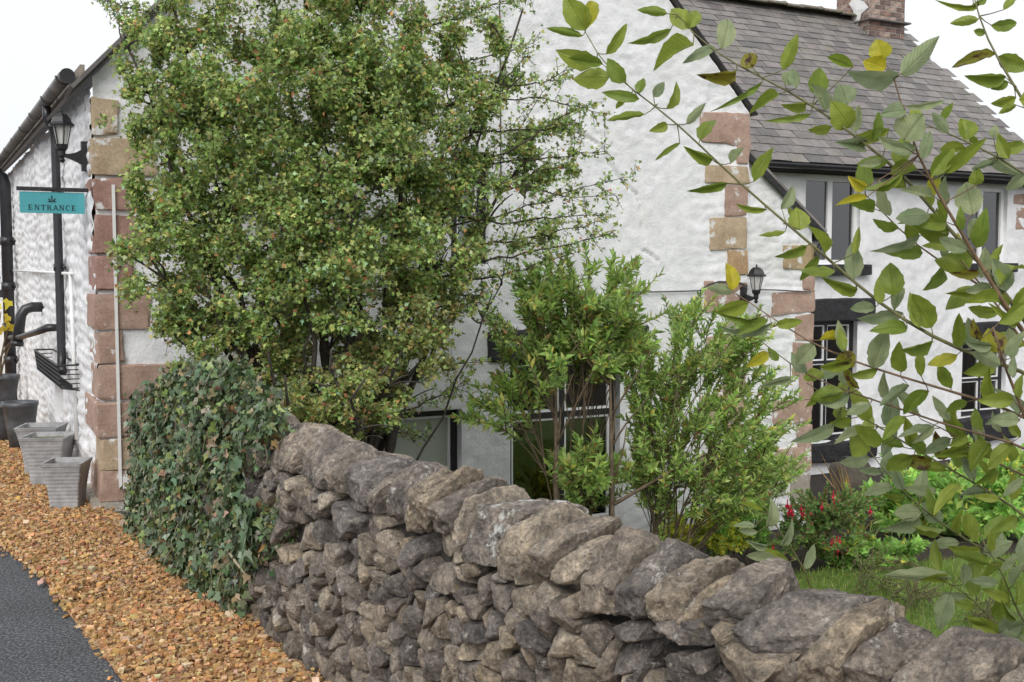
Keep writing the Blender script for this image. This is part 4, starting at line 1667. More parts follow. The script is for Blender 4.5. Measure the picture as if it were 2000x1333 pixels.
def bracket_lantern(wallp, out, up_arm, label, scale=1.0, hang=False, drop=0.0, arm=0.20):
    """six-sided coach lantern: lantern centre stands arm metres off the wall"""
    t_ = thing('wall_lantern', wallp, label, 'lantern')
    out = np.asarray(out) / np.linalg.norm(out)
    sd_ = np.cross(out, UP)
    S = scale
    pl = MB()
    pl.box(wallp - sd_ * 0.03 * S - UP * 0.10 * S, sd_ * 0.06 * S, out * 0.045 * S, UP * 0.20 * S)
    pl.build('wall_plate', M['black'], t_)
    c = wallp + out * arm * S + UP * drop * S
    am = MB()
    for k in range(7):
        a = k / 7; b = (k + 1) / 7
        pa_, pb_ = wallp + out * (0.03 * S) + UP * -0.03 * S, c - UP * 0.0
        h0 = 0.10 * (1 - a) ** 2 + 0.022; h1 = 0.10 * (1 - b) ** 2 + 0.022
        A, B = pa_ + (pb_ - pa_) * a, pa_ + (pb_ - pa_) * b
        w_ = sd_ * 0.014 * S
        V_ = [A - w_ - UP * h0 * .3 * S, A + w_ - UP * h0 * .3 * S, A + w_ + UP * h0 * .7 * S, A - w_ + UP * h0 * .7 * S,
              B - w_ - UP * h1 * .3 * S, B + w_ - UP * h1 * .3 * S, B + w_ + UP * h1 * .7 * S, B - w_ + UP * h1 * .7 * S]
        am.add(V_, [[0, 1, 5, 4], [1, 2, 6, 5], [2, 3, 7, 6], [3, 0, 4, 7], [0, 3, 2, 1], [4, 5, 6, 7]])
    am.lathe(c, UP, [(0.0, -0.05 * S), (0.012 * S, -0.045 * S), (0.02 * S, -0.03 * S), (0.012 * S, -0.02 * S), (0.022 * S, 0.0), (0.022 * S, 0.03 * S), (0.036 * S, 0.045 * S), (0.042 * S, 0.075 * S)], 12)
    am.build('arm', M['black'], t_, False)
    z0, z1 = 0.07 * S, 0.20 * S
    r0, r1 = 0.036 * S, 0.062 * S
    cg = MB()
    for k in range(6):
        an = k / 6 * 6.283 + 0.3
        d = out * math.cos(an) + sd_ * math.sin(an)
        cg.tube([c + d * r0 + UP * z0, c + d * r1 + UP * z1], 0.004 * S, 5)
    cg.build('cage', M['black'], t_)
    gl_ = MB()
    gl_.lathe(c, UP, [(r0 * .94, z0), (r1 * .94, z1)], 6)
    gl_.build('lamp_glass', M['lampglass'], t_)
    bu = MB()
    bu.lathe(c, UP, [(0, z0), (.012 * S, z0 + .005), (.012 * S, z0 + .08 * S), (.008 * S, z0 + .095 * S), (0, z0 + .1 * S)], 8)
    bu.build('bulb', M['white_old'], t_, True)
    rf_ = MB()
    rf_.lathe(c, UP, [(0.0, z1), (0.088 * S, z1 - 0.004 * S), (0.09 * S, z1 + 0.006 * S), (0.072 * S, z1 + 0.022 * S), (0.058 * S, z1 + 0.055 * S), (0.034 * S, z1 + 0.078 * S), (0.0, z1 + 0.085 * S)], 6)
    rf_.lathe(c + UP * (z1 + .083 * S), UP, [(0.010 * S, 0), (0.006 * S, 0.006 * S), (0.010 * S, 0.014 * S), (0.004 * S, 0.024 * S), (0, 0.026 * S)], 8)
    rf_.build('lamp_roof', M['black'], t_)
    return t_


m, nt, b = new_mat('lamp_glass')
b.inputs['Base Color'].default_value = (0.75, 0.74, 0.70, 1)
b.inputs['Roughness'].default_value = 0.15
tr = nd(nt, 'ShaderNodeBsdfTransparent')
ms = nd(nt, 'ShaderNodeMixShader'); ms.inputs[0].default_value = 0.55
nt.links.new(b.outputs[0], ms.inputs[1]); nt.links.new(tr.outputs[0], ms.inputs[2])
nt.links.new(ms.outputs[0], nt.nodes['Material Output'].inputs['Surface'])
M['lampglass'] = m

sl_, zl_ = side(180, 308)
bracket_lantern(SP(0.22, EYE + (527 - 308) / F * 7.42, 0.01), -U, 0, 'black coach lantern on the corner above the entrance sign', 1.0, arm=0.165)
tr_, zr_ = fac(1447, 600)
bracket_lantern(FP(fac(1447, 582)[0], fac(1447, 582)[1], 0.0), NF * 1 + U * 0.35, 0, 'small black coach lantern on the gable beside the lean-to', 0.98, arm=0.16)

# ENTRANCE sign
sg_base = SP(0.2, EYE + (527 - 375) / F * 7.40, 0.01)
sg = thing('hanging_sign', sg_base - UP * 0.2, 'teal ENTRANCE sign hanging from a black bar at the corner', 'sign')
br = MB()
br.box(sg_base + UP * -0.125 - V * 0.012, NS * 0.006, V * 0.03, UP * 0.19)
br.build('wall_bracket', M['steel'], sg)
ba = MB()
ba.box(sg_base - UP * 0.006 - V * 0.008, -U * 0.455, V * 0.028, UP * 0.026)
ba.build('bar', M['black_wood'], sg)
bd = MB()
SW, SH = 0.405, 0.142
b0 = sg_base - U * 0.033 - UP * (0.012 + SH) + V * 0.0
bd.box(b0, -U * SW, V * 0.014, UP * SH)
sbo = bd.build('board', M['teal'], sg)
lm = MB()
bl0 = b0 - U * SW - V * 0.0015                      # lower-left corner of the lettered face


def ink(pts):
    P = [bl0 + U * x + UP * y for x, y in pts]
    n = len(P)
    if n == 4: lm.add(P, [[0, 1, 2, 3]])
    else:
        for k in range(1, n - 1): lm.add([P[0], P[k], P[k + 1]], [[0, 1, 2]])


def seg(x0, y0, x1, y1, w):
    dx, dy = x1 - x0, y1 - y0; L = math.hypot(dx, dy); nx, ny = -dy / L * w / 2, dx / L * w / 2
    ink([(x0 - nx, y0 - ny), (x1 - nx, y1 - ny), (x1 + nx, y1 + ny), (x0 + nx, y0 + ny)])


LH, LWd = 0.034, 0.027
tk, tn, sf = 0.0068, 0.0038, 0.0035


def letter(ch_, x, y):
    h = LH; w = LWd
    X = lambda a: x + a * w
    Y = lambda a: y + a * h

    def serif(a, bb):
        seg(X(a) - sf * 1.6, Y(bb), X(a) + sf * 1.6, Y(bb), 0.0025)
    if ch_ == 'E':
        seg(X(.15), Y(0), X(.15), Y(1), tk); serif(.1, 0); serif(.1, 1)
        for a, l in ((0.02, .85), (.5, .62), (.98, .8)): seg(X(.15), Y(a), X(l), Y(a), tn)
        seg(X(.83), Y(0), X(.83), Y(.2), tn); seg(X(.78), Y(.82), X(.78), Y(1), tn); seg(X(.6), Y(.4), X(.6), Y(.6), tn)
    if ch_ == 'N':
        seg(X(.1), Y(0), X(.1), Y(1), tn); seg(X(.9), Y(0), X(.9), Y(1), tn); seg(X(.1), Y(1), X(.9), Y(0), tk)
        serif(.1, 0); serif(.1, 1); serif(.9, 1)
    if ch_ == 'T':
        seg(X(.5), Y(0), X(.5), Y(1), tk); seg(X(.0), Y(.97), X(1), Y(.97), tn); serif(.5, 0)
        seg(X(.03), Y(.78), X(.03), Y(1), tn); seg(X(.97), Y(.78), X(.97), Y(1), tn)
    if ch_ == 'R':
        seg(X(.15), Y(0), X(.15), Y(1), tk); serif(.15, 0); serif(.1, 1)
        pts = [(X(.15), Y(.98)), (X(.5), Y(.98)), (X(.75), Y(.88)), (X(.78), Y(.72)), (X(.68), Y(.56)), (X(.45), Y(.49)), (X(.15), Y(.49))]
        for p, q in zip(pts[:-1], pts[1:]): seg(*p, *q, tn if abs(p[0] - q[0]) > abs(p[1] - q[1]) else tk * .8)
        seg(X(.45), Y(.5), X(.95), Y(0), tk * .9); serif(.95, 0)
    if ch_ == 'A':
        seg(X(.05), Y(0), X(.5), Y(1), tn); seg(X(.5), Y(1), X(.95), Y(0), tk); seg(X(.22), Y(.35), X(.78), Y(.35), tn); serif(.05, 0); serif(.95, 0)
    if ch_ == 'C':
        pts = [(X(.5 + .45 * math.cos(a)), Y(.5 + .5 * math.sin(a))) for a in np.linspace(0.75, 2 * math.pi - 0.75, 12)]
        for k, (p, q) in enumerate(zip(pts[:-1], pts[1:])): seg(*p, *q, tn if k in (0, 1, 9, 10) else tk * .85)
        seg(X(.83), Y(.72), X(.83), Y(.98), tn)


x = 0.053
for c_ in 'ENTRANCE':
    letter(c_, x, 0.021)
    x += 0.0385
# leaf emblem
ex, ey = SW / 2 - 0.004, 0.073
for an, L in ((90, .05), (138, .036), (42, .036), (175, .03), (5, .03)):
    a = R(an)
    dx, dy = math.cos(a), math.sin(a)
    w_ = 0.006
    ink([(ex, ey + .004), (ex + dx * L * .55 + dy * w_, ey + .004 + dy * L * .55 - dx * w_), (ex + dx * L, ey + .004 + dy * L), (ex + dx * L * .55 - dy * w_, ey + .004 + dy * L * .55 + dx * w_)])
seg(ex, ey - .006, ex, ey + .01, .003)
lm.build('lettering', M['ink'], sbo)

# downpipes on the side wall
s1 = side(128, 500)[0]
dp = thing('downpipe', SP(s1, 0, 0.05), 'slim black downpipe behind the entrance sign, ending in a basket', 'downpipe')
zt = zg - 0.03
zb = side(150, 725)[1]
mb = MB()
mb.tube([SP(s1 - 0.03, zt, 0.115), SP(s1 - 0.03, zt - 0.09, 0.115), SP(s1, zt - 0.18, 0.06), SP(s1, zt - 0.3, 0.055), SP(s1 - .05, zb + 0.12, 0.055), SP(s1 - .07, zb, 0.06), SP(s1 - .25, zb - .02, 0.07)], 0.034, 12)
mb.build('pipe', M['black_plastic'], dp, True)
for zz in (EYE + 0.62, EYE + 0.02):
    mb = MB()
    mb.lathe(SP(s1 - 0.02, zz, 0.055), UP, [(0.034, -.03), (0.041, -.03), (0.041, .03), (0.034, .03)], 12)
    mb.box(SP(s1 - .10, zz - .012, 0.012), V * 0.17, NS * 0.02, UP * 0.024)
    mb.build('bracket', M['black_plastic'], dp, True)

s2 = side(33, 600)[0]
st = thing('soil_stack', SP(s2, 0, 0.12), 'thick black soil pipe with caged vent top at the far left', 'pipe')
zt2 = EYE + (527 - 300) / F * 12.8
mb = MB()
mb.tube([SP(s2, 0.0, 0.09), SP(s2, zt2 - 0.34, 0.09), SP(s2, zt2 - 0.26, 0.12), SP(s2, zt2 - 0.14, 0.25), SP(s2, zt2 - 0.05, 0.27), SP(s2, zt2, 0.27)], 0.066, 14)
mb.build('pipe', M['black_plastic'], st, True)
for zz in (0.55, 0.95, 1.45, 2.0):
    mb = MB()
    mb.lathe(SP(s2, zz, 0.09), UP, [(0.066, -.05), (0.078, -.05), (0.078, .05), (0.066, .05)], 14)
    mb.box(SP(s2 - 0.1, zz - .02, 0.01), V * 0.2, NS * .02, UP * .04)
    mb.build('collar', M['black_plastic'], st, True)
mb = MB()
for k in range(10):
    an = k / 10 * 6.283
    mb.tube([SP(s2, zt2 - .01, .27) + np.array([math.cos(an) * .07, math.sin(an) * .07, 0]), SP(s2, zt2 + .06, .27) + np.array([math.cos(an) * .072, math.sin(an) * .072, 0]), SP(s2, zt2 + .1, .27) + np.array([math.cos(an) * .05, math.sin(an) * .05, 0])], .006, 4)
mb.build('vent_cage', M['black_plastic'], st)

# fat elbow duct, twisted offcut branch, white pipe, cable
e1 = side(82, 605)[0]
mb = MB()
q = SP(e1, side(82, 600)[1], 0.0)
mb.tube([q, q + NS * 0.09, q + NS * 0.15 - UP * 0.02, q + NS * 0.19 - UP * 0.08, q + NS * 0.23 - UP * 0.36], 0.05, 14)
mb.tube([q + NS * 0.226 - UP * 0.33, q + NS * 0.232 - UP * 0.375], 0.06, 14)
mb.build('duct_elbow', M['black_plastic'], smooth=True, label='fat dark duct elbow coming out of the side wall by the soil pipe', cat='pipe')
b1 = side(118, 640)
mb = MB()
q = SP(*b1, 0.0)
mb.tube([q, q + NS * 0.10 + UP * 0.0, q + NS * 0.16 - UP * .05 + V * .3, q + NS * 0.22 - UP * .14 + V * 1.2, q + NS * 0.25 - UP * .2 + V * 2.2], [.03, .035, .03, .026, .02], 9)
mb.build('waste_pipe', M['black_plastic'], smooth=True, label='thin dark waste pipe bending along the side wall', cat='pipe')
ws = side(152, 700)[0]
mb = MB()
mb.tube([SP(ws + .05, side(148, 535)[1], .03), SP(ws, 1.0, .03), SP(ws - .05, 0.35, .03)], 0.016, 8)
mb.tube([SP(side(150, 533)[0], EYE - 0.03, .03), SP(3.5, EYE - .02, .03), SP(8, EYE - .0, .03)], 0.013, 6)
mb.build('white_pipe', M['white_old'], smooth=True, label='thin white pipe running along and down the side wall', cat='pipe')
# wire basket under the downpipe
bs0, bs1 = side(158, 720)[0], side(106, 720)[0]
bk_ = thing('wire_basket', SP((bs0 + bs1) / 2, side(130, 745)[1], .1), 'dark wire hay basket on the side wall under the downpipe', 'basket')
zb1, zb0 = side(130, 697)[1], side(130, 742)[1]
rim = MB()
loop = [SP(bs0, zb1, .01), SP(bs0, zb1, .16), SP(bs1, zb1, .16), SP(bs1, zb1, .01)]
for a, b in zip(loop, loop[1:] + loop[:1]): rim.tube([a, b], .008, 6)
rim.build('rim', M['black'], bk_)
gr2 = MB()
for k in range(26):
    t = bs0 + (bs1 - bs0) * k / 25
    gr2.tube([SP(t, zb1, .16), SP(t, zb0 + .02, .14), SP(t, zb0, .01)], .004, 4, cap=False)
for k in range(5):
    zz = zb1 + (zb0 + .02 - zb1) * (k + 1) / 5
    o_ = .16 - .02 * (k + 1) / 5
    gr2.tube([SP(bs0, zz, .01), SP(bs0, zz, o_), SP(bs1, zz, o_), SP(bs1, zz, .01)], .004, 4, cap=False)
gr2.build('wire_mesh', M['black'], bk_)
# conduit on the front corner
c0, c1 = fac(219, 362), fac(236, 950)
cd = MB()
cd.box(FP(c0[0] - .008, c1[1], -0.034), U * 0.02, -NF * -0.012, UP * (c0[1] - c1[1]))
cd.build('white_conduit', M['white_old'], label='long white cable conduit up the sandstone corner', cat='conduit')
ub = MB()
a = fac(238, 930); b = fac(262, 950)
ub.box(FP(a[0], b[1], -0.03), U * (b[0] - a[0]), NF * 0.03, UP * (a[1] - b[1]))
ub.build('utility_box', M['white_old'], label='small pale junction box at the foot of the white conduit', cat='box')
# cables on the gable
wv = MB()
pts = [fac(1190, 572), fac(1235, 571), fac(1300, 570), fac(1362, 568), fac(1380, 556), fac(1400, 550), fac(1440, 552), fac(1455, 560)]
wv.tube([FP(t, z, -.03) for t, z in pts], .006, 5)
wv.tube([FP(t, z, -.03) for t, z in (fac(1364, 568), fac(1365, 600), fac(1364, 620))], .005, 5)
wv.build('cable', M['wire'], label='thin dark cable looping across the gable to the lantern', cat='cable')
wv = MB()
wv.tube([FP(t, z, LD - .03) for t, z in (fac(1478, 566), fac(1520, 567), fac(1590, 571))], .006, 5)
wv.build('cable', M['wire'], label='thin dark cable across the lean-to wall beside the lantern', cat='cable')
wv = MB()
wv.tube([FP(t, z, -.03) for t, z in (fac(972, -30), fac(974, 160), fac(975, 340))], .006, 5)
wv.build('cable', M['wire'], label='thin dark cable hanging straight down the gable behind the hawthorn', cat='cable')

# porch at the far left
pr_ = thing('glazed_porch', SP(8.3, 0, .5), 'glazed porch with black beam at the far left edge', 'porch')
q = SP(8.2, 0, 0.0)
mb = MB(); mb.box(q + UP * 1.28, -U * 1.6, V * .12, UP * .10); mb.build('beam', M['black_wood'], pr_)
for k in range(3):
    mb = MB(); mb.box(q - U * (0.05 + k * 0.55), -U * .07, V * .08, UP * 1.28); mb.build('post', M['white'], pr_)
    if k < 2:
        mb = MB(); mb.box(q - U * (0.12 + k * 0.55) + UP * .1 + V * .03, -U * .48, V * .006, UP * 1.15); mb.build('pane', M['glass'], pr_)
        mb = MB(); mb.box(q - U * (0.12 + k * 0.55) + UP * .62 + V * .02, -U * .48, V * .04, UP * .05); mb.build('rail', M['black_wood'], pr_)
mb = MB(); mb.box(q + V * .9, -U * 1.6, V * .1, UP * 1.38); mb.build('back_wall', M['room'], pr_)

# ================================================================== pots


def ground_pt(px, py):
    d = ray(px, py); k = -EYE / d[2]
    return CAMP + d * k


def square_pot(base, ang, top, bot, h, label, soil_c=M['soil'], moss=False):
    t_ = thing('square_planter', base, label, 'planter', 'square grey planters by the corner')
    c, s = math.cos(ang), math.sin(ang)
    X, Y = np.array([c, s, 0]), np.array([-s, c, 0])
    rows = []
    n = 48
    for i in range(n + 1):
        k = i / n
        w_ = bot + (top - bot) * (k ** 1.9)
        if 0.12 < k < 0.86: w_ += 0.0018 * math.sin(k * 78)
        if k > 0.93: w_ += 0.006
        rows.append((w_ / 2, k * h))
    rows += [(top / 2 - 0.018, h + .001), (top / 2 - 0.03, h - 0.05)]
    mb = MB()
    sq_ = []
    for (cx_, cy_) in ((1, -1), (1, 1), (-1, 1), (-1, -1)):      # square with small bevels
        bv2 = 0.06
        e_ = [(cx_, cy_ * (1 - bv2)), (cx_ * (1 - bv2), cy_)]
        sq_ += e_ if cx_ * cy_ > 0 else e_[::-1]
    ringn = len(sq_)
    V_ = []
    for w_, z in rows:
        for (a_, b_) in sq_:
            V_.append(base + X * a_ * w_ + Y * b_ * w_ + UP * z)
    m_ = len(rows)
    I = np.arange(m_ * ringn).reshape(m_, ringn)
    f = np.stack([I[:-1], np.roll(I, -1, 1)[:-1], np.roll(I, -1, 1)[1:], I[1:]], -1).reshape(-1, 4)
    mb.add(V_, f)
    mb.build('pot', M['pot_grey'], t_)
    so = MB()
    w_ = top / 2 - .03
    so.add([base + X * a * w_ + Y * b * w_ + UP * (h - .035) for a, b in ((-1, -1), (1, -1), (1, 1), (-1, 1))], [[0, 1, 2, 3]])
    so.build('soil', soil_c, t_)
    return t_


square_pot(ground_pt(133, 994) + UP * .012, 0.10, 0.272, 0.19, 0.325, 'small grey square planter nearest the house corner')
square_pot(ground_pt(98, 944) + UP * .012, 0.08, 0.345, 0.225, 0.365, 'larger grey square planter just behind the nearest one', plain('mossy_soil', (0.10, 0.11, 0.03), .9, .4, 30))
square_pot(ground_pt(84, 926) + UP * .012, 0.14, 0.33, 0.22, 0.385, 'grey square planter hidden third in the row, only its rim showing')


def round_pot(base, r0, r1, h, label, mat=None):
    t_ = thing('round_pot', base, label, 'plant pot', 'dark round pots along the side wall')
    mb = MB()
    mb.lathe(base, UP, [(0, 0), (r0, 0), (r0 + (r1 - r0) * .5, h * .48), (r1, h * .9), (r1 * 1.05, h * .91), (r1 * 1.06, h), (r1 * .94, h), (r1 * .9, h * .85)], 28)
    mb.build('pot', mat or M['pot_dark'], t_, True)
    so = MB()
    so.lathe(base, UP, [(r1 * .92, h * .88), (0, h * .89)], 20)
    so.build('soil', M['soil'], t_)
    return t_


round_pot(ground_pt(42, 876) + UP * .01, 0.10, 0.15, 0.425, 'dark round pot beside the grey square planters')
round_pot(ground_pt(8, 862) + UP * .01, 0.09, 0.14, 0.36, 'dark round pot cut by the left edge, behind the first round pot')
vb_ = ground_pt(2, 812)
vp = round_pot(vb_ + UP * .01, 0.13, 0.2, 0.45, 'tall dark round pot holding the yellow leaved vine', None)
vt = thing('yellow_vine', vb_ + UP * .42, 'bare vine with a few yellow leaves in the far left pot', 'vine')
mb = MB()
tips = []
for k in range(6):
    e = vb_ + np.array([rng.uniform(-.25, .42), rng.uniform(-.3, .2), rng.uniform(.9, 1.25)])
    mb.tube(bez(vb_ + UP * .4, vb_ + UP * .8 + np.array([rng.uniform(-.1, .1), 0, 0]), e, 6), np.linspace(.014, .005, 6), 5)
    tips.append(e)
mb.build('stem', M['bark_pale'], vt)
ld = MB()
for e in tips:
    for k in range(3):
        v, f = scatter(LT_IVY, np.array([e + rng.normal(0, .07, 3)]), rand_unit(1), np.array([[0, -1, .3]]), rng.uniform(.1, .16))
        mb = MB(); mb.add(v, f, pick_cols(1, [(0.62, 0.5, 0.05)], [1])[0]); mb.build('leaf', M['leaf'], vt)

# ================================================================== HAWTHORN TREE
tree = thing('hawthorn_tree', np.array([-1.05, 6.3, GZ]), 'big leafy hawthorn tree growing in front of the white gable', 'tree')
TB = np.array([-1.02, 6.35, GZ])


def PX(x, y, Y): return at(x, y, Y)


def px2m(r, Y): return r * Y / F


# lobes: pixel centre, depth, pixel radii, weight
lobes = [(335, 420, 6.2, 95, 110, 1.1), (370, 610, 6.2, 90, 90, 1.0), (300, 190, 6.25, 70, 100, .8), (680, 330, 6.1, 170, 210, 1.1), (700, 140, 6.2, 190, 170, 1.0), (600, 560, 6.0, 170, 120, 1.0), (560, 180, 6.3, 300, 240, 1.25), (430, 360, 6.2, 185, 200, 1.15), (650, 430, 6.3, 270, 230, 1.2), (390, 140, 6.2, 150, 130, .85), (790, 290, 6.5, 175, 200, .75),
         (480, 600, 6.2, 190, 125, 1.15), (700, 620, 6.3, 200, 130, 1.0), (350, 520, 6.2, 115, 140, 1.0), (600, -160, 6.3, 330, 230, 1.1), (830, 100, 6.5, 120, 150, .4),
         (470, 705, 6.1, 130, 65, .9), (620, 740, 6.1, 140, 65, 1.0), (560, 690, 6.4, 200, 90, .8), (840, 500, 6.5, 110, 140, .8), (345, 300, 6.2, 90, 170, .95), (790, 720, 6.4, 110, 80, .35), (640, 790, 6.1, 110, 40, .5), (290, 70, 6.3, 70, 110, .35), (900, 380, 6.6, 70, 130, .6), (960, 220, 6.7, 120, 120, .62), (980, 400, 6.75, 120, 130, .62), (900, 560, 6.6, 90, 80, .7), (920, 90, 6.6, 100, 100, .5), (700, 730, 6.2, 110, 70, .8), (560, 770, 6.0, 120, 45, .7), (830, 640, 6.4, 90, 100, .7), (1060, 300, 6.8, 90, 120, .32), (540, 805, 5.85, 110, 50, .9), (650, 800, 5.85, 110, 55, .9), (740, 790, 6.0, 90, 60, .8), (700, 825, 5.6, 120, 42, 1.1), (590, 815, 5.6, 100, 42, 1.0), (770, 760, 6.0, 90, 70, .9), (660, 770, 5.7, 100, 60, .9), (420, 735, 6.15, 100, 50, .9), (460, 780, 6.0, 80, 40, .7)]
limbs = []
fork = TB + np.array([0.02, 0, 0.75])
wood = MB()
wood.tube(bez(TB, TB + np.array([.05, 0, .4]), fork, 6), np.linspace(.085, .06, 6), 10)
nodes, node_r = [], []
for (x, y, Y, rx, ry, w_) in lobes:
    c = PX(x, y, Y)
    mid = fork + (c - fork) * 0.45 + np.array([rng.normal(0, .12), rng.normal(0, .12), 0.12])
    st_ = fork if rng.random() < .7 else TB + np.array([0, 0, .35])
    p = bez(st_, mid, c + (c - fork) * (0.25 if w_ > .5 and x > 340 else -0.05), 14)
    p[1:] += rng.normal(0, .018, (13, 3))
    wood.tube(p, np.linspace(.032 if w_ > .5 else .010, .006 if w_ > .5 else .002, 14), 7)
    nodes.append(p); node_r.append(np.linspace(.045, .010, 14))
nodes = np.vstack(nodes)
# secondary branches
sec = []
for (x, y, Y, rx, ry, w_) in lobes:
    c = PX(x, y, Y)
    for k in range(9 if w_ > .5 else 4):
        d = rand_unit(1)[0]
        e = c + d * np.array([px2m(rx, Y), px2m(min(rx, ry), Y) * 1.0, px2m(ry, Y)]) * rng.uniform(.6, .95)
        if np.dot(e - P0, NF) < 0.15: e = e + NF * (0.15 - np.dot(e - P0, NF))
        i = np.argmin(((nodes - e) ** 2).sum(1) + 0.25 * (nodes[:, 2] > e[2]))
        a = nodes[i]
        p = bez(a, (a + e) / 2 + rng.normal(0, .05, 3) + UP * .03, e, 8)
        wood.tube(p, np.linspace(.009 if w_ > .5 else .005, .003, 8), 5, cap=False)
        sec.append(p)
sec = np.vstack(sec + [nodes])
tw = MB()
LP, LD_, LC = [], [], []


def leaf_col(n):
    return pick_cols(n, [(0.115, 0.16, 0.045), (0.16, 0.21, 0.062), (0.21, 0.265, 0.095), (0.075, 0.11, 0.032), (0.22, 0.21, 0.07), (0.25, 0.13, 0.06), (0.19, 0.25, 0.15)],
                     [24, 27, 18, 14, 12, 3.0, 8], .22, 2.3)


tot = sum(l[3] * l[4] * l[5] for l in lobes)
for (x, y, Y, rx, ry, w_) in lobes:
    n = int(8200 * rx * ry * w_ / tot)
    c = PX(x, y, Y)
    rad = np.array([px2m(rx, Y), px2m((rx + ry) / 2, Y) * .95, px2m(ry, Y)])
    # clumps: twig ends gather around clump centres
    ncl = max(3, n // 14)
    cd_ = rand_unit(ncl); cr = rng.uniform(.35, 1, (ncl, 1)) ** .5
    cc = cd_ * cr
    e = c + (cc[rng.integers(0, ncl, n)] + rng.normal(0, .11, (n, 3))) * rad
    tone = rng.normal(0, .14, ncl)
    for p in e:
        dwall = np.dot(p - P0, NF)
        if dwall < 0.12: p = p + NF * (0.12 - dwall)
        i = np.argmin(((sec - p) ** 2).sum(1))
        a = sec[i]
        L = np.linalg.norm(p - a)
        if L > .5: a = p + (a - p) * (.5 / L)
        m_ = bez(a, (a + p) / 2 + rng.normal(0, .03, 3) + UP * .02, p, 5)
        if rng.random() < .45:
            tw.tube(m_[1::1], np.linspace(.0032, .0016, 4), 3, cap=False)
        k = int(rng.integers(16, 30))
        u_ = rng.uniform(.25, 1.0, k)
        base = np.array([m_[min(3, int(q * 4))] + (m_[min(4, int(q * 4) + 1)] - m_[min(3, int(q * 4))]) * (q * 4 - int(min(3, q * 4))) for q in u_])
        LP.append(base + rng.normal(0, .018, (k, 3)))
        LD_.append(np.broadcast_to(p - a, (k, 3)) / (L + .05) * .5 + rand_unit(k) * .9 - UP * .15)
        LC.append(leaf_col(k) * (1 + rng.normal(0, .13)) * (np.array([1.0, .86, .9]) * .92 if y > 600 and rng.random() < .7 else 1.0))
# open sprays reaching across the white wall
sprays = [[(850, 450), (980, 420), (1110, 375), (1236, 345)], [(870, 520), (1000, 500), (1100, 480), (1195, 455)], [(860, 360), (1000, 350), (1100, 385), (1203, 382)], [(850, 330), (960, 320), (1070, 312), (1180, 296)],
          [(800, 215), (930, 195), (1060, 190), (1178, 222)], [(780, 205), (870, 130), (960, 110), (1040, 85)], [(820, 60), (900, 30), (960, 10), (1030, -10)], [(860, 540), (960, 545), (1040, 520), (1105, 500)],
          [(900, 260), (1000, 255), (1080, 250), (1130, 262)], [(880, 420), (980, 440), (1080, 425), (1160, 420)], [(780, 690), (850, 650), (910, 600), (960, 560)], [(700, 770), (780, 745), (860, 720), (930, 705)],
          [(720, 790), (800, 800), (870, 770), (905, 745)], [(760, 660), (830, 560), (880, 480), (1060, 180)], [(900, 140), (980, 170), (1060, 165), (1110, 130)], [(340, 40), (280, 20), (230, 10), (200, -5)], [(360, 100), (310, 70), (260, 60), (225, 30)],
          [(660, 800), (720, 830), (770, 845), (830, 850)], [(900, 330), (1010, 290), (1090, 230), (1150, 205)], [(900, 480), (1010, 470), (1080, 455), (1180, 432)], [(420, 690), (370, 670), (330, 650), (300, 640)], [(330, 470), (285, 480), (250, 500), (235, 520)],
          [(880, 300), (940, 230), (990, 150), (1030, 110)], [(870, 560), (930, 590), (970, 620), (985, 650)]]
for sp in sprays:
    n = 16
    ctrl = np.array([PX(x, y, 6.55 + .25 * (i / 3) + rng.normal(0, .03)) for i, (x, y) in enumerate(sp)])
    t = np.linspace(0, 3, n)
    p = np.stack([np.interp(t, range(4), ctrl[:, k]) for k in range(3)], 1)
    p[1:-1] = (p[:-2] + 2 * p[1:-1] + p[2:]) / 4 + rng.normal(0, .006, (n - 2, 3))
    i = np.argmin(((sec - p[0]) ** 2).sum(1))
    p = np.vstack([sec[i], p])
    tw.tube(p, np.linspace(.008, .002, n + 1), 4, cap=False)
    for k in range(2, n + 1):
        for h in range(3):
            d = rand_unit(1)[0] * np.array([1, .7, 1]); d = unit(d + unit(p[k] - p[k - 1]) * .7)
            L = rng.uniform(.03, .13)
            e = p[k] + d * L
            tw.tube([p[k], p[k] + d * L * .5 + rng.normal(0, .006, 3), e], [.0022, .0018, .0014], 3, cap=False)
            kk = int(rng.integers(4, 10))
            u_ = rng.uniform(.2, 1, (kk, 1))
            LP.append(p[k] + (e - p[k]) * u_ + rng.normal(0, .012, (kk, 3)))
            LD_.append(d * .5 + rand_unit(kk) * .9)
            LC.append(leaf_col(kk) * .95)
LP, LD_, LC = np.vstack(LP), np.vstack(LD_), np.vstack(LC)
n = len(LP)
nrm = rand_unit(n) * .8 + UP * .8 - np.array([0, 1, 0]) * .45
v, f = scatter(LT_HAW, LP, LD_, nrm, rng.uniform(.021, .039, n), rng.uniform(.85, 1.25, n))
wood.build('trunk', M['bark'], tree, True)
tw.build('twigs', M['bark'], tree, kind='stuff')
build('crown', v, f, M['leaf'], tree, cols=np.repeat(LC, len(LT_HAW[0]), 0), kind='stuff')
NLEAF = n

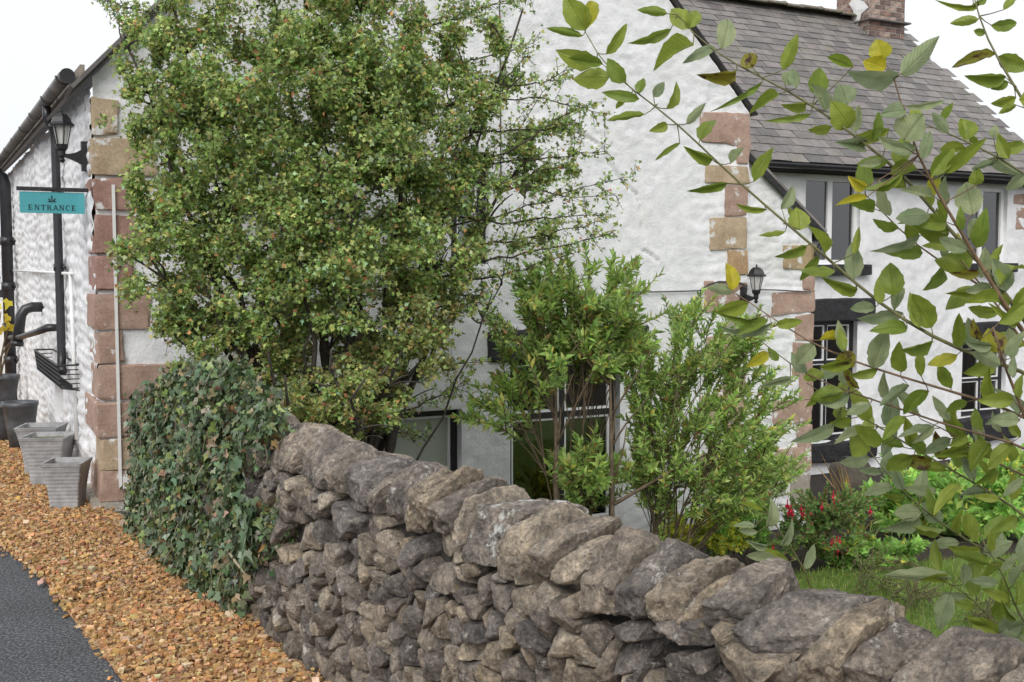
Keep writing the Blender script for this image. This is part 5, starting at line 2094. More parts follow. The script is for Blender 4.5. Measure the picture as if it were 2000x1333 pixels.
# ================================================================== IVY on the wall end
ivy_px = [(272, 1056), (264, 1000), (268, 930), (272, 840), (288, 772), (328, 732), (375, 710), (450, 715), (530, 800), (570, 836), (550, 850), (545, 880), (505, 905), (492, 960), (552, 985), (562, 1060), (548, 1095), (505, 1112), (498, 1160), (480, 1208), (440, 1190), (370, 1130), (310, 1082)]
ivy_sz = [wall(x, y) for x, y in ivy_px]
iv = thing('ivy', WP(-1.4, 0, .05), 'dense dark ivy smothering the far end of the stone wall', 'ivy')
ps = np.array(ivy_sz)
n = 60000
s = rng.uniform(ps[:, 0].min() - .02, ps[:, 0].max(), n); z = rng.uniform(-0.02, ps[:, 1].max() + .05, n)
wob = .07 * fbm(np.stack([s * 7, z * 7, s * 0 + 3], -1), 2)
ok = inpoly_np(s + rng.normal(0, .025, n) + wob, z + rng.normal(0, .025, n) + wob * .7, ps)
s, z = s[ok][:15000], z[ok][:15000]
bulge = 0.015 + 0.035 * np.clip((s - ps[:, 0].min()) / 0.9, 0, 1) * np.clip((ps[:, 0].max() + .1 - s) / .8, 0.15, 1) + 0.045 * fbm(np.stack([s * 4, z * 4, s * 0], -1), 2)
o = bulge + rng.normal(0, .028, len(s))
# roll the growth back over the wall top
topz = 0.93
over = np.clip(z - topz, 0, 1)
pos = W0 + np.outer(s, WD) + np.outer(o - over * 0.6 * rng.random(len(s)), WN) + np.outer(z, UP)
n = len(pos)
nrm = WN + UP * .55 + rand_unit(n) * .7
yd = -UP * .8 + WD * .2 + rand_unit(n) * .8
sz = rng.uniform(.018, .055, n)
cols = pick_cols(n, [(0.075, 0.115, 0.05), (0.055, 0.085, 0.04), (0.12, 0.165, 0.085), (0.15, 0.19, 0.06), (0.20, 0.13, 0.06), (0.18, 0.22, 0.14), (0.24, 0.2, 0.13)], [28, 24, 16, 14, 7, 6, 5], .25, 1.2)
nb = 240
order = np.argsort(-o)
sel = order[rng.choice(min(5200, n), nb, replace=False)]
rest = np.setdiff1d(np.arange(n), sel)
v, f = scatter(LT_IVY, pos[rest], yd[rest], nrm[rest], sz[rest])
build('small_leaves', v, f, M['leaf_gloss'], iv, cols=np.repeat(cols[rest], len(LT_IVY[0]), 0), kind='stuff')
ivmats = []
pal = [(0.10, 0.17, 0.085), (0.08, 0.135, 0.06), (0.15, 0.21, 0.115), (0.20, 0.28, 0.075), (0.28, 0.35, 0.25), (0.34, 0.18, 0.07)]
ivme = []
for c in pal:
    tv, tf = LT_IVY
    me = mesh_np('leaf', tv, tf, cols=np.broadcast_to(np.array(c), (len(tv), 3)).copy()); me.materials.append(M['leaf_gloss']); ivme.append(me)
for i in sel:
    k = int(rng.choice(6, p=[.36, .30, .12, .15, .03, .04]))
    y = unit(yd[i]); x = unit(np.cross(y, nrm[i])); zz = np.cross(x, y)
    S = rng.uniform(.042, .066)
    place('leaf', ivme[k], frameM(x * S, y * S, zz * S, pos[i] + WN * .015), iv)
# a patch of larger leaves hanging at the right edge
bs, bz = wall(520, 1020)
for k in range(34):
    ps_ = bs + rng.normal(0, .07); pz_ = bz + rng.normal(0, .11)
    y = unit(-UP + rand_unit(1)[0] * .4); x = unit(np.cross(y, WN + UP * .3 + rand_unit(1)[0] * .3)); zz = np.cross(x, y)
    S = rng.uniform(.055, .085)
    place('leaf', ivme[int(rng.choice([0, 0, 2, 4]))], frameM(x * S, y * S, zz * S, WP(ps_, pz_, .09 + rng.uniform(0, .03))), iv)
rn = MB()
for k in range(190):
    j = int(rng.integers(n))
    p = pos[j] + WN * .012
    d = -UP * rng.uniform(.06, .24) + WD * rng.uniform(-.16, .04) + WN * .01
    rn.tube(bez(p, p + d * .5 + rng.normal(0, .025, 3), p + d, 5), .0019, 3, cap=False)
p = WP(*wall(490, 1050), .10)
rn.tube([p, WP(*wall(487, 1065), .11), WP(*wall(500, 1090), .10), WP(*wall(515, 1120), .08)], [.008, .007, .006, .004], 6)
rn.build('runners', M['runner'], iv, kind='stuff')

# ================================================================== GARDEN SHRUBS


def shrub(name, label, cat, base, shoots, T, leafL, leafW, pal, wts, stem_r=.012, stem_m='bark_pale', nleaf=44, shoot_len=.3, whorl=True, branchy=3, droop=.0, mat='leaf', foot=.06, up=1.0, lowest=5, every=9, split=(3, 10)):
    """stems fan out from the base to the shoot tips, leaves ranked along the upper shoots"""
    t_ = thing(name, base, label, cat)
    st_ = MB(); LPs, LDs, LNs, LCs = [], [], [], []
    mains = []
    order_ = list(range(len(shoots)))
    order_.sort(key=lambda i: i % every != 0)
    for si in order_:
        tip = shoots[si]
        if si % every == 0 or not mains:
            b0_ = base + np.array([rng.normal(0, foot), rng.normal(0, foot), 0])
            H = tip[2] - b0_[2]
            c1_ = b0_ + np.array([(tip[0] - b0_[0]) * .35, (tip[1] - b0_[1]) * .35, H * .62])
            p = bez(b0_, c1_, tip, 12)
            p[2:-1] += rng.normal(0, .008, (9, 3))
            mains.append(p)
            r0_ = stem_r
        else:                                   # side branch leaving a main stem well below the tip
            best = min(mains, key=lambda m: np.linalg.norm(m[-1] - tip))
            cand = [q for q in best[split[0]:split[1]] if q[2] < tip[2] - .05]
            q = cand[int(rng.integers(len(cand)))] if cand else best[split[0] + 1]
            p = bez(q, q + (tip - q) * .5 + np.array([0, 0, .04]) + rng.normal(0, .02, 3), tip, 12)
            r0_ = stem_r * .55
        st_.tube(p, np.linspace(r0_, .0018, 12), 5, cap=False)
        twigs = [(p[-1] - unit(p[-1] - p[-3]) * shoot_len, p[-1])]
        for k in range(branchy):
            i = int(rng.integers(lowest, 11))
            d = unit(unit(p[i] - p[i - 1]) + rand_unit(1)[0] * .75 + UP * .25 * up)
            e = p[i] + d * rng.uniform(.5, 1.1) * shoot_len
            st_.tube([p[i], (p[i] + e) / 2 + rng.normal(0, .008, 3), e], [.004, .003, .002], 4, cap=False)
            twigs.append((p[i] + (e - p[i]) * .15, e))
        for a, e in twigs:
            ax = unit(e - a)
            k = max(6, int(nleaf * rng.uniform(.7, 1.2)))
            u_ = np.linspace(0.05, 1.03, k)
            ref = unit(np.cross(ax, rand_unit(1)[0])); r3 = np.cross(ax, ref)
            ang = np.arange(k) * (2.4 if not whorl else math.pi / 2) + rng.normal(0, .2, k)
            rad = np.cos(ang)[:, None] * ref + np.sin(ang)[:, None] * r3
            spread = np.where(u_ > .85, .45, 1.15)[:, None]
            LPs.append(a + (e - a) * u_[:, None]); LDs.append(ax + rad * spread + rng.normal(0, .15, (k, 3)) - UP * droop); LNs.append(ax - rad * .3 + rng.normal(0, .25, (k, 3)))
            LCs.append(pick_cols(k, pal, wts, gain=2.35) * (1 + rng.normal(0, .12)))
    LPs, LDs, LNs, LCs = map(np.vstack, (LPs, LDs, LNs, LCs))
    n = len(LPs)
    v, f = scatter(T, LPs, LDs, LNs, leafL * rng.uniform(.6, 1.15, n), leafW)
    st_.build('stems', M[stem_m], t_, True)
    build('foliage', v, f, M[mat], t_, cols=np.repeat(LCs, len(T[0]), 0), kind='stuff')
    return t_


GRN = [(0.135, 0.20, 0.05), (0.175, 0.24, 0.065), (0.095, 0.145, 0.04), (0.22, 0.27, 0.09), (0.26, 0.25, 0.06), (0.16, 0.10, 0.04)]
GW = [30, 26, 20, 14, 5, 3]
tipsL = [(1020, 545), (1050, 525), (1090, 560), (1125, 520), (1120, 600), (1165, 575), (1210, 512), (1195, 600), (1235, 620), (1010, 640), (1060, 640), (1100, 660), (1150, 650), (1200, 680), (1040, 600), (1140, 610), (1225, 690),
         (1080, 600), (1180, 640), (1090, 700), (1160, 690), (1030, 690), (1130, 680), (970, 760), (955, 800), (985, 740), (1215, 560), (1240, 660), (1060, 570), (1180, 690), (1100, 610), (1150, 590), (1040, 740), (1150, 915), (1168, 940), (1130, 950), (1105, 930), (1180, 900), (1120, 905)]
shrub('upright_shrub', 'tall bright green shrub with pointed leaves before the black lintelled window', 'shrub', np.array([(1140 - 1000) / F * 7.2, 7.2, GZ]),
      [PX(x + rng.normal(0, 16), y + abs(rng.normal(0, 22)) * (k > 0), 7.2 + rng.normal(0, .2)) for x, y in tipsL for k in range(3)], LT_LAN, .072, 1.35, GRN, GW, stem_r=.008, nleaf=24, shoot_len=.25, lowest=8, every=15, split=(6, 10))
tipsR = [(1290, 640), (1330, 610), (1360, 600), (1400, 640), (1440, 640), (1270, 700), (1320, 690), (1370, 700), (1420, 720), (1460, 720), (1495, 770), (1440, 790), (1380, 780), (1310, 770), (1480, 830), (1505, 800), (1420, 850), (1350, 840), (1290, 830), (1455, 890),
         (1500, 880), (1400, 900), (1330, 900), (1480, 940), (1420, 960), (1360, 950), (1275, 760), (1340, 660), (1430, 680), (1300, 960), (1260, 900), (1465, 660), (1245, 650), (1255, 720), (1240, 790), (1250, 850), (1270, 660), (1510, 840), (1530, 880), (1520, 930), (1490, 980), (1250, 930), (1285, 880)]
shrub('upright_shrub', 'wide bright green shrub fanning out in front of the gable corner', 'shrub', np.array([(1290 - 1000) / F * 7.4, 7.4, GZ]),
      [PX(x + rng.normal(0, 18), y + abs(rng.normal(0, 22)) * (k > 0), 7.4 + rng.normal(0, .22)) for x, y in tipsR for k in range(3)], LT_LAN, .062, 1.35, GRN, GW, stem_r=.008, nleaf=28, shoot_len=.26, foot=.09, lowest=6)
# two bare trunks seen in front of the window
for x0, x1, lab in ((1085, 1088, 'brown bare stem standing left of the window mullion'), (1190, 1200, 'dark bare stem standing at the window right jamb')):
    mb = MB()
    b0_ = np.array([(x1 - 1000) / F * 6.9, 6.9, GZ])
    e_ = PX(x0, 690, 6.95)
    p = bez(b0_, (b0_ + e_) / 2 + rng.normal(0, .02, 3), e_, 10)
    mb.tube(p, np.linspace(.024 if x0 < 1100 else .02, .008, 10), 8)
    for k in range(7):
        i = int(rng.integers(4, 9)); e2 = p[i] + np.array([rng.uniform(-.3, .3), rng.uniform(-.1, .1), rng.uniform(.25, .6)])
        mb.tube(bez(p[i], (p[i] + e2) / 2 + rng.normal(0, .03, 3), e2, 5), np.linspace(.009, .003, 5), 5)
    mb.build('shrub_trunk', M['bark_pale'], smooth=True, label=lab, cat='trunk')
mb = MB()
mb.tube([PX(1200, 985, 6.9), PX(1260, 950, 7.0), PX(1330, 910, 7.1), PX(1400, 880, 7.2)], [.013, .011, .008, .004], 7)
mb.build('fallen_limb', M['bark_pale'], smooth=True, label='bent brown limb reaching right from the bare stem', cat='branch')


def tips_in(x0, x1, y0, y1, n, Y, sy=.2):
    return [PX(rng.uniform(x0, x1), rng.uniform(y0, y1), Y + rng.normal(0, sy)) for _ in range(n)]


def gbase(x, Y): return np.array([(x - 1000) / F * Y, Y, GZ])


shrub('feathery_shrub', 'soft grey green shrub at the foot of the lean-to corner', 'shrub', gbase(1470, 8.7), tips_in(1370, 1570, 880, 990, 46, 8.7), LT_LAN, .05, .9,
      [(0.16, 0.21, 0.075), (0.22, 0.27, 0.11), (0.12, 0.17, 0.06), (0.26, 0.25, 0.12)], [3, 3, 3, 1], stem_r=.006, nleaf=30, shoot_len=.18, foot=.15)
shrub('ground_cover_plant', 'low yellow green plant showing just over the coping stones', 'plant', gbase(1370, 8.3), tips_in(1280, 1465, 1015, 1075, 70, 8.3), LT_OVAL, .035, 1.0,
      [(0.32, 0.33, 0.045), (0.24, 0.28, 0.05), (0.40, 0.34, 0.04), (0.15, 0.2, 0.04)], [3, 3, 2, 2], stem_r=.004, nleaf=24, shoot_len=.12, foot=.2)
shrub('green_perennial', 'fresh green bushy perennial between coping stones and fuchsia', 'plant', gbase(1440, 8.6), tips_in(1380, 1500, 990, 1075, 40, 8.6), LT_LAN, .055, 1.1,
      [(0.12, 0.22, 0.045), (0.17, 0.28, 0.06), (0.09, 0.15, 0.035)], [3, 2, 2], stem_r=.005, nleaf=30, shoot_len=.17, foot=.16)
fu = shrub('fuchsia_bush', 'dark green fuchsia bush hung with crimson flowers by the lawn', 'bush', gbase(1610, 8.75), tips_in(1530, 1700, 965, 1085, 95, 8.75), LT_OVAL, .036, 1.0,
           [(0.07, 0.12, 0.035), (0.10, 0.16, 0.05), (0.13, 0.19, 0.055), (0.17, 0.09, 0.05)], [4, 3, 2, 1], stem_r=.005, nleaf=22, shoot_len=.14, foot=.2)
pt_v, pt_f = [], []
fm = MB()
for k in range(4):
    an = k / 4 * 6.283
    d = np.array([math.cos(an), math.sin(an), 0])
    v, f = scatter(LT_OVAL, np.array([[0, 0, 0.0]]), np.array([d * .75 + UP * -.5]), np.array([UP]), .03, .7); fm.add(v, f)
    v, f = scatter(LT_OVAL, np.array([[0, 0, 0.0]]), np.array([d * .2 - UP]), np.array([d]), .034, 1.0); fm.add(v, f)
fm.tube([[0, 0, 0], [0, 0, .03]], .004, 5)
fm.tube([[0, 0, 0], [0, 0, -.055]], .0015, 4)
fme = mesh_np('flower', np.vstack(fm.v), fm.faces()); fme.materials.append(M['petal'])
for x, y in [(1570, 1005), (1566, 1000), (1575, 1010), (1545, 995), (1538, 985), (1628, 968), (1630, 978), (1700, 997), (1630, 1070), (1634, 1055), (1625, 1058), (1640, 1056), (1636, 1072), (1606, 988), (1510, 1068), (1502, 962), (1565, 992), (1580, 1000), (1548, 1003), (1540, 1000)]:
    p = PX(x, y, 8.45)
    S = rng.uniform(.85, 1.25)
    place('flower', fme, Matrix.Translation(Vector(p)) @ Matrix.Rotation(rng.uniform(0, 6), 4, 'Z') @ Matrix.Scale(S, 4), fu)
shrub('ground_cover_plant', 'low round leaved green plant edging the lawn right of the fuchsia', 'plant', gbase(1710, 8.8), tips_in(1600, 1800, 1062, 1108, 60, 8.75, .12), LT_IVY, .055, 1.0,
      [(0.12, 0.21, 0.05), (0.16, 0.26, 0.065), (0.09, 0.15, 0.035), (0.36, 0.32, 0.05)], [4, 3, 3, .5], stem_r=.003, nleaf=14, shoot_len=.10, foot=.28)
shrub('leafy_perennial', 'large clump of light green perennials behind the leafy branches', 'plant', gbase(1850, 9.9), tips_in(1705, 2010, 905, 1040, 80, 9.9, .3), LT_LAN, .11, 1.5,
      [(0.14, 0.24, 0.055), (0.19, 0.29, 0.08), (0.10, 0.18, 0.045), (0.30, 0.31, 0.07)], [4, 3, 3, 1], stem_r=.006, nleaf=20, shoot_len=.24, foot=.4)
sd_t = shrub('yellow_flowering_plant', 'plant with yellow flower heads under the right wing window', 'plant', gbase(1950, 11.2), tips_in(1880, 2030, 885, 935, 30, 11.2, .15), LT_OVAL, .07, 1.0,
             [(0.14, 0.22, 0.05), (0.22, 0.28, 0.07)], [1, 1], stem_r=.006, nleaf=16, shoot_len=.2, foot=.25)
yf = MB()
for k in range(14):
    d = unit(rng.normal(size=3) * np.array([1, 1, .4]) + np.array([0, 0, .6]))
    v, f = scatter(LT_OVAL, np.array([d * .03]), np.array([d]), rand_unit(1), .035, 1.2); yf.add(v, f)
yme = mesh_np('flower_head', np.vstack(yf.v), yf.faces()); yme.materials.append(M['yellow_petal'])
for k in range(22):
    p = PX(rng.uniform(1885, 2010), rng.uniform(884, 935), 11.0 + rng.normal(0, .1))
    place('flower_head', yme, Matrix.Translation(Vector(p)) @ Matrix.Rotation(rng.uniform(0, 6), 4, 'Z') @ Matrix.Scale(rng.uniform(.8, 1.4), 4), sd_t)


def blades(name, label, base, tips, w_, pal, cat='plant'):
    t_ = thing(name, base, label, cat)
    for tip in tips:
        b0_ = base + np.array([rng.normal(0, .05), rng.normal(0, .05), 0])
        p = bez(b0_, b0_ + (tip - b0_) * .5 + UP * .12, tip, 8)
        wv_ = w_ * np.array([.7, .95, 1, 1, .9, .75, .45, .03])
        sd_ = unit(np.array([1, rng.normal(0, .5), 0]))
        V_ = np.vstack([p - sd_ * wv_[:, None] / 2, p + sd_ * wv_[:, None] / 2, p + np.array([0, w_ * .15, 0])])
        F_ = []
        for i in range(7):
            F_ += [[i, 16 + i, 17 + i, i + 1], [16 + i, 8 + i, 9 + i, 17 + i]]
        mb = MB(); mb.add(V_, F_, pick_cols(1, pal, [1] * len(pal))[0]); mb.build('blade', M['leaf'], t_, True)


blades('sword_leaved_plant', 'tuft of green and yellow sword leaves before the stone block', gbase(1672, 9.6), [PX(x, y, 9.6) for x, y in ((1652, 930), (1690, 940), (1680, 955), (1668, 985), (1700, 990), (1660, 1000), (1710, 1020), (1720, 1000))], .035, [(0.25, 0.30, 0.04), (0.45, 0.38, 0.04), (0.18, 0.25, 0.04)])
blades('dry_stalk_clump', 'clump of long dry straw coloured stalks leaning at the lean-to corner', gbase(1665, 10.2), [PX(x, y, 10.2) for x, y in ((1615, 905), (1632, 895), (1640, 905), (1625, 930), (1648, 910), (1612, 940), (1600, 880), (1580, 900))], .016, [(0.36, 0.28, 0.12), (0.28, 0.2, 0.09)])
blades('dry_stalk_clump', 'small tuft of dry brown stalks right of the crimson fuchsia', gbase(1690, 9.2), [PX(x, y, 9.2) for x, y in ((1670, 1010), (1680, 1000), (1695, 1020), (1705, 1015), (1690, 1040), (1720, 1010), (1730, 1030))], .014, [(0.34, 0.22, 0.10), (0.28, 0.17, 0.08), (0.20, 0.25, 0.05)])
for x, Y, lab, y0, y1 in ((1720, 7.9, 'dark spiky heather tuft in the lawn beside the coping', 1095, 1165), (1930, 7.2, 'dark spiky heather tuft in the lawn at the right edge', 1165, 1240), (1790, 7.5, 'dark spiky heather tuft in the lawn between two others', 1130, 1190)):
    shrub('heather_tuft', lab, 'heather', gbase(x, Y), tips_in(x - 45, x + 45, y0, y1, 34, Y, .1), LT_LAN, .016, 1.1, [(0.06, 0.06, 0.035), (0.10, 0.11, 0.04), (0.16, 0.19, 0.06)], [3, 2, 2], stem_r=.003, nleaf=34, shoot_len=.16, branchy=1, foot=.1)

# stone block with a dark fitting on top
sb = thing('stone_trough_block', gbase(1668, 10.9), 'brown stone block with a dark fitting on top under the wing window', 'stone block')
zb_ = EYE - (905 - 527) / F * 10.9
hw = 36 / F * 10.9
v = polytope(np.array([(-hw, -(zb_ - GZ) / 2), (hw, -(zb_ - GZ) / 2), (hw * .95, (zb_ - GZ) / 2), (-hw * .8, (zb_ - GZ) / 2), (-hw, (zb_ - GZ) * .2)]), .15, .15, 77, p=20, amp=.05)
place('block', mesh_np('block', v, ICO4[1] if np.dot(np.cross(U, NF), UP) > 0 else ICO4[1][:, ::-1], True), frameM(U, NF, UP, gbase(1668, 10.9) + UP * (zb_ - GZ) / 2), sb, plain('brown_stone', (0.085, 0.07, 0.055), .9, .4, 12, .01))
mb = MB()
mb.lathe(gbase(1660, 10.9) + UP * (zb_ - GZ), UP, [(0, 0), (.075, 0), (.07, .02), (.04, .03), (.045, .05), (.02, .06), (0, .06)], 12)
mb.build('fitting', M['black'], sb, True)

# ================================================================== FOREGROUND LEAFY BRANCHES
fb = thing('leafy_sapling', np.array([2.6, 3.4, GZ]), 'leafy broad leaved branches reaching in from the right edge', 'shrub')


def leaf_mesh(curl, fold, seed):
    r_ = np.random.default_rng(seed)
    ny, nx = 9, 6
    V_ = []
    for i in range(ny + 1):
        y = i / ny
        w_ = (math.sin(math.pi * min(1, y ** .82)) ** .75) * .5 * (1 - .12 * y) if 0 < i < ny else 0.012
        for j in range(nx + 1):
            x = (j / nx - .5) * 2
            z = -curl * (y - .25) ** 2 + fold * abs(x) * w_ + .035 * math.sin(y * 17 + 1.5 * x + seed) * abs(x) * w_ * 2
            if seed % 2: z += .16 * (y ** 2) * x * w_ * 2          # twisted towards the tip
            x0_ = .07 * math.sin(y * 2.6 + seed) * y
            ed = 1 + (.05 if (i + seed) % 2 else -.03) * (abs(x) > .9)
            V_.append((x * w_ * ed + x0_, y, z))
    I = np.arange((ny + 1) * (nx + 1)).reshape(ny + 1, nx + 1)
    f = np.stack([I[:-1, :-1], I[:-1, 1:], I[1:, 1:], I[1:, :-1]], -1).reshape(-1, 4)
    return np.array(V_), f


LV = {}
for k_ in BL:
    LV[k_] = []
    for s_i, (cu, fo) in enumerate([(.22, .25), (.5, .12), (-.18, .4), (.75, .35), (.3, .7), (.1, -.2)]):
        v, f = leaf_mesh(cu, fo, s_i + 3)
        me = mesh_np('leaf', v, f, True); me.materials.append(BL[k_]); LV[k_].append(me)

ROOT = np.array([2.6, 3.4, GZ])
nl_big = 0


def put_leaf(branch, base, tip, w_, kind, face=None):
    global nl_big
    y = tip - base
    L = np.linalg.norm(y)
    yv = y / L
    vdir = unit(base - CAMP)
    nz = -vdir + rand_unit(1)[0] * .55 if face is None else face
    x = unit(np.cross(yv, nz)); z = np.cross(x, yv)
    place('leaf', LV[kind][int(rng.integers(6))], frameM(x * w_, y, z * L, base), branch)
    nl_big += 1


def pxw(w_, Y): return w_ * Y / F


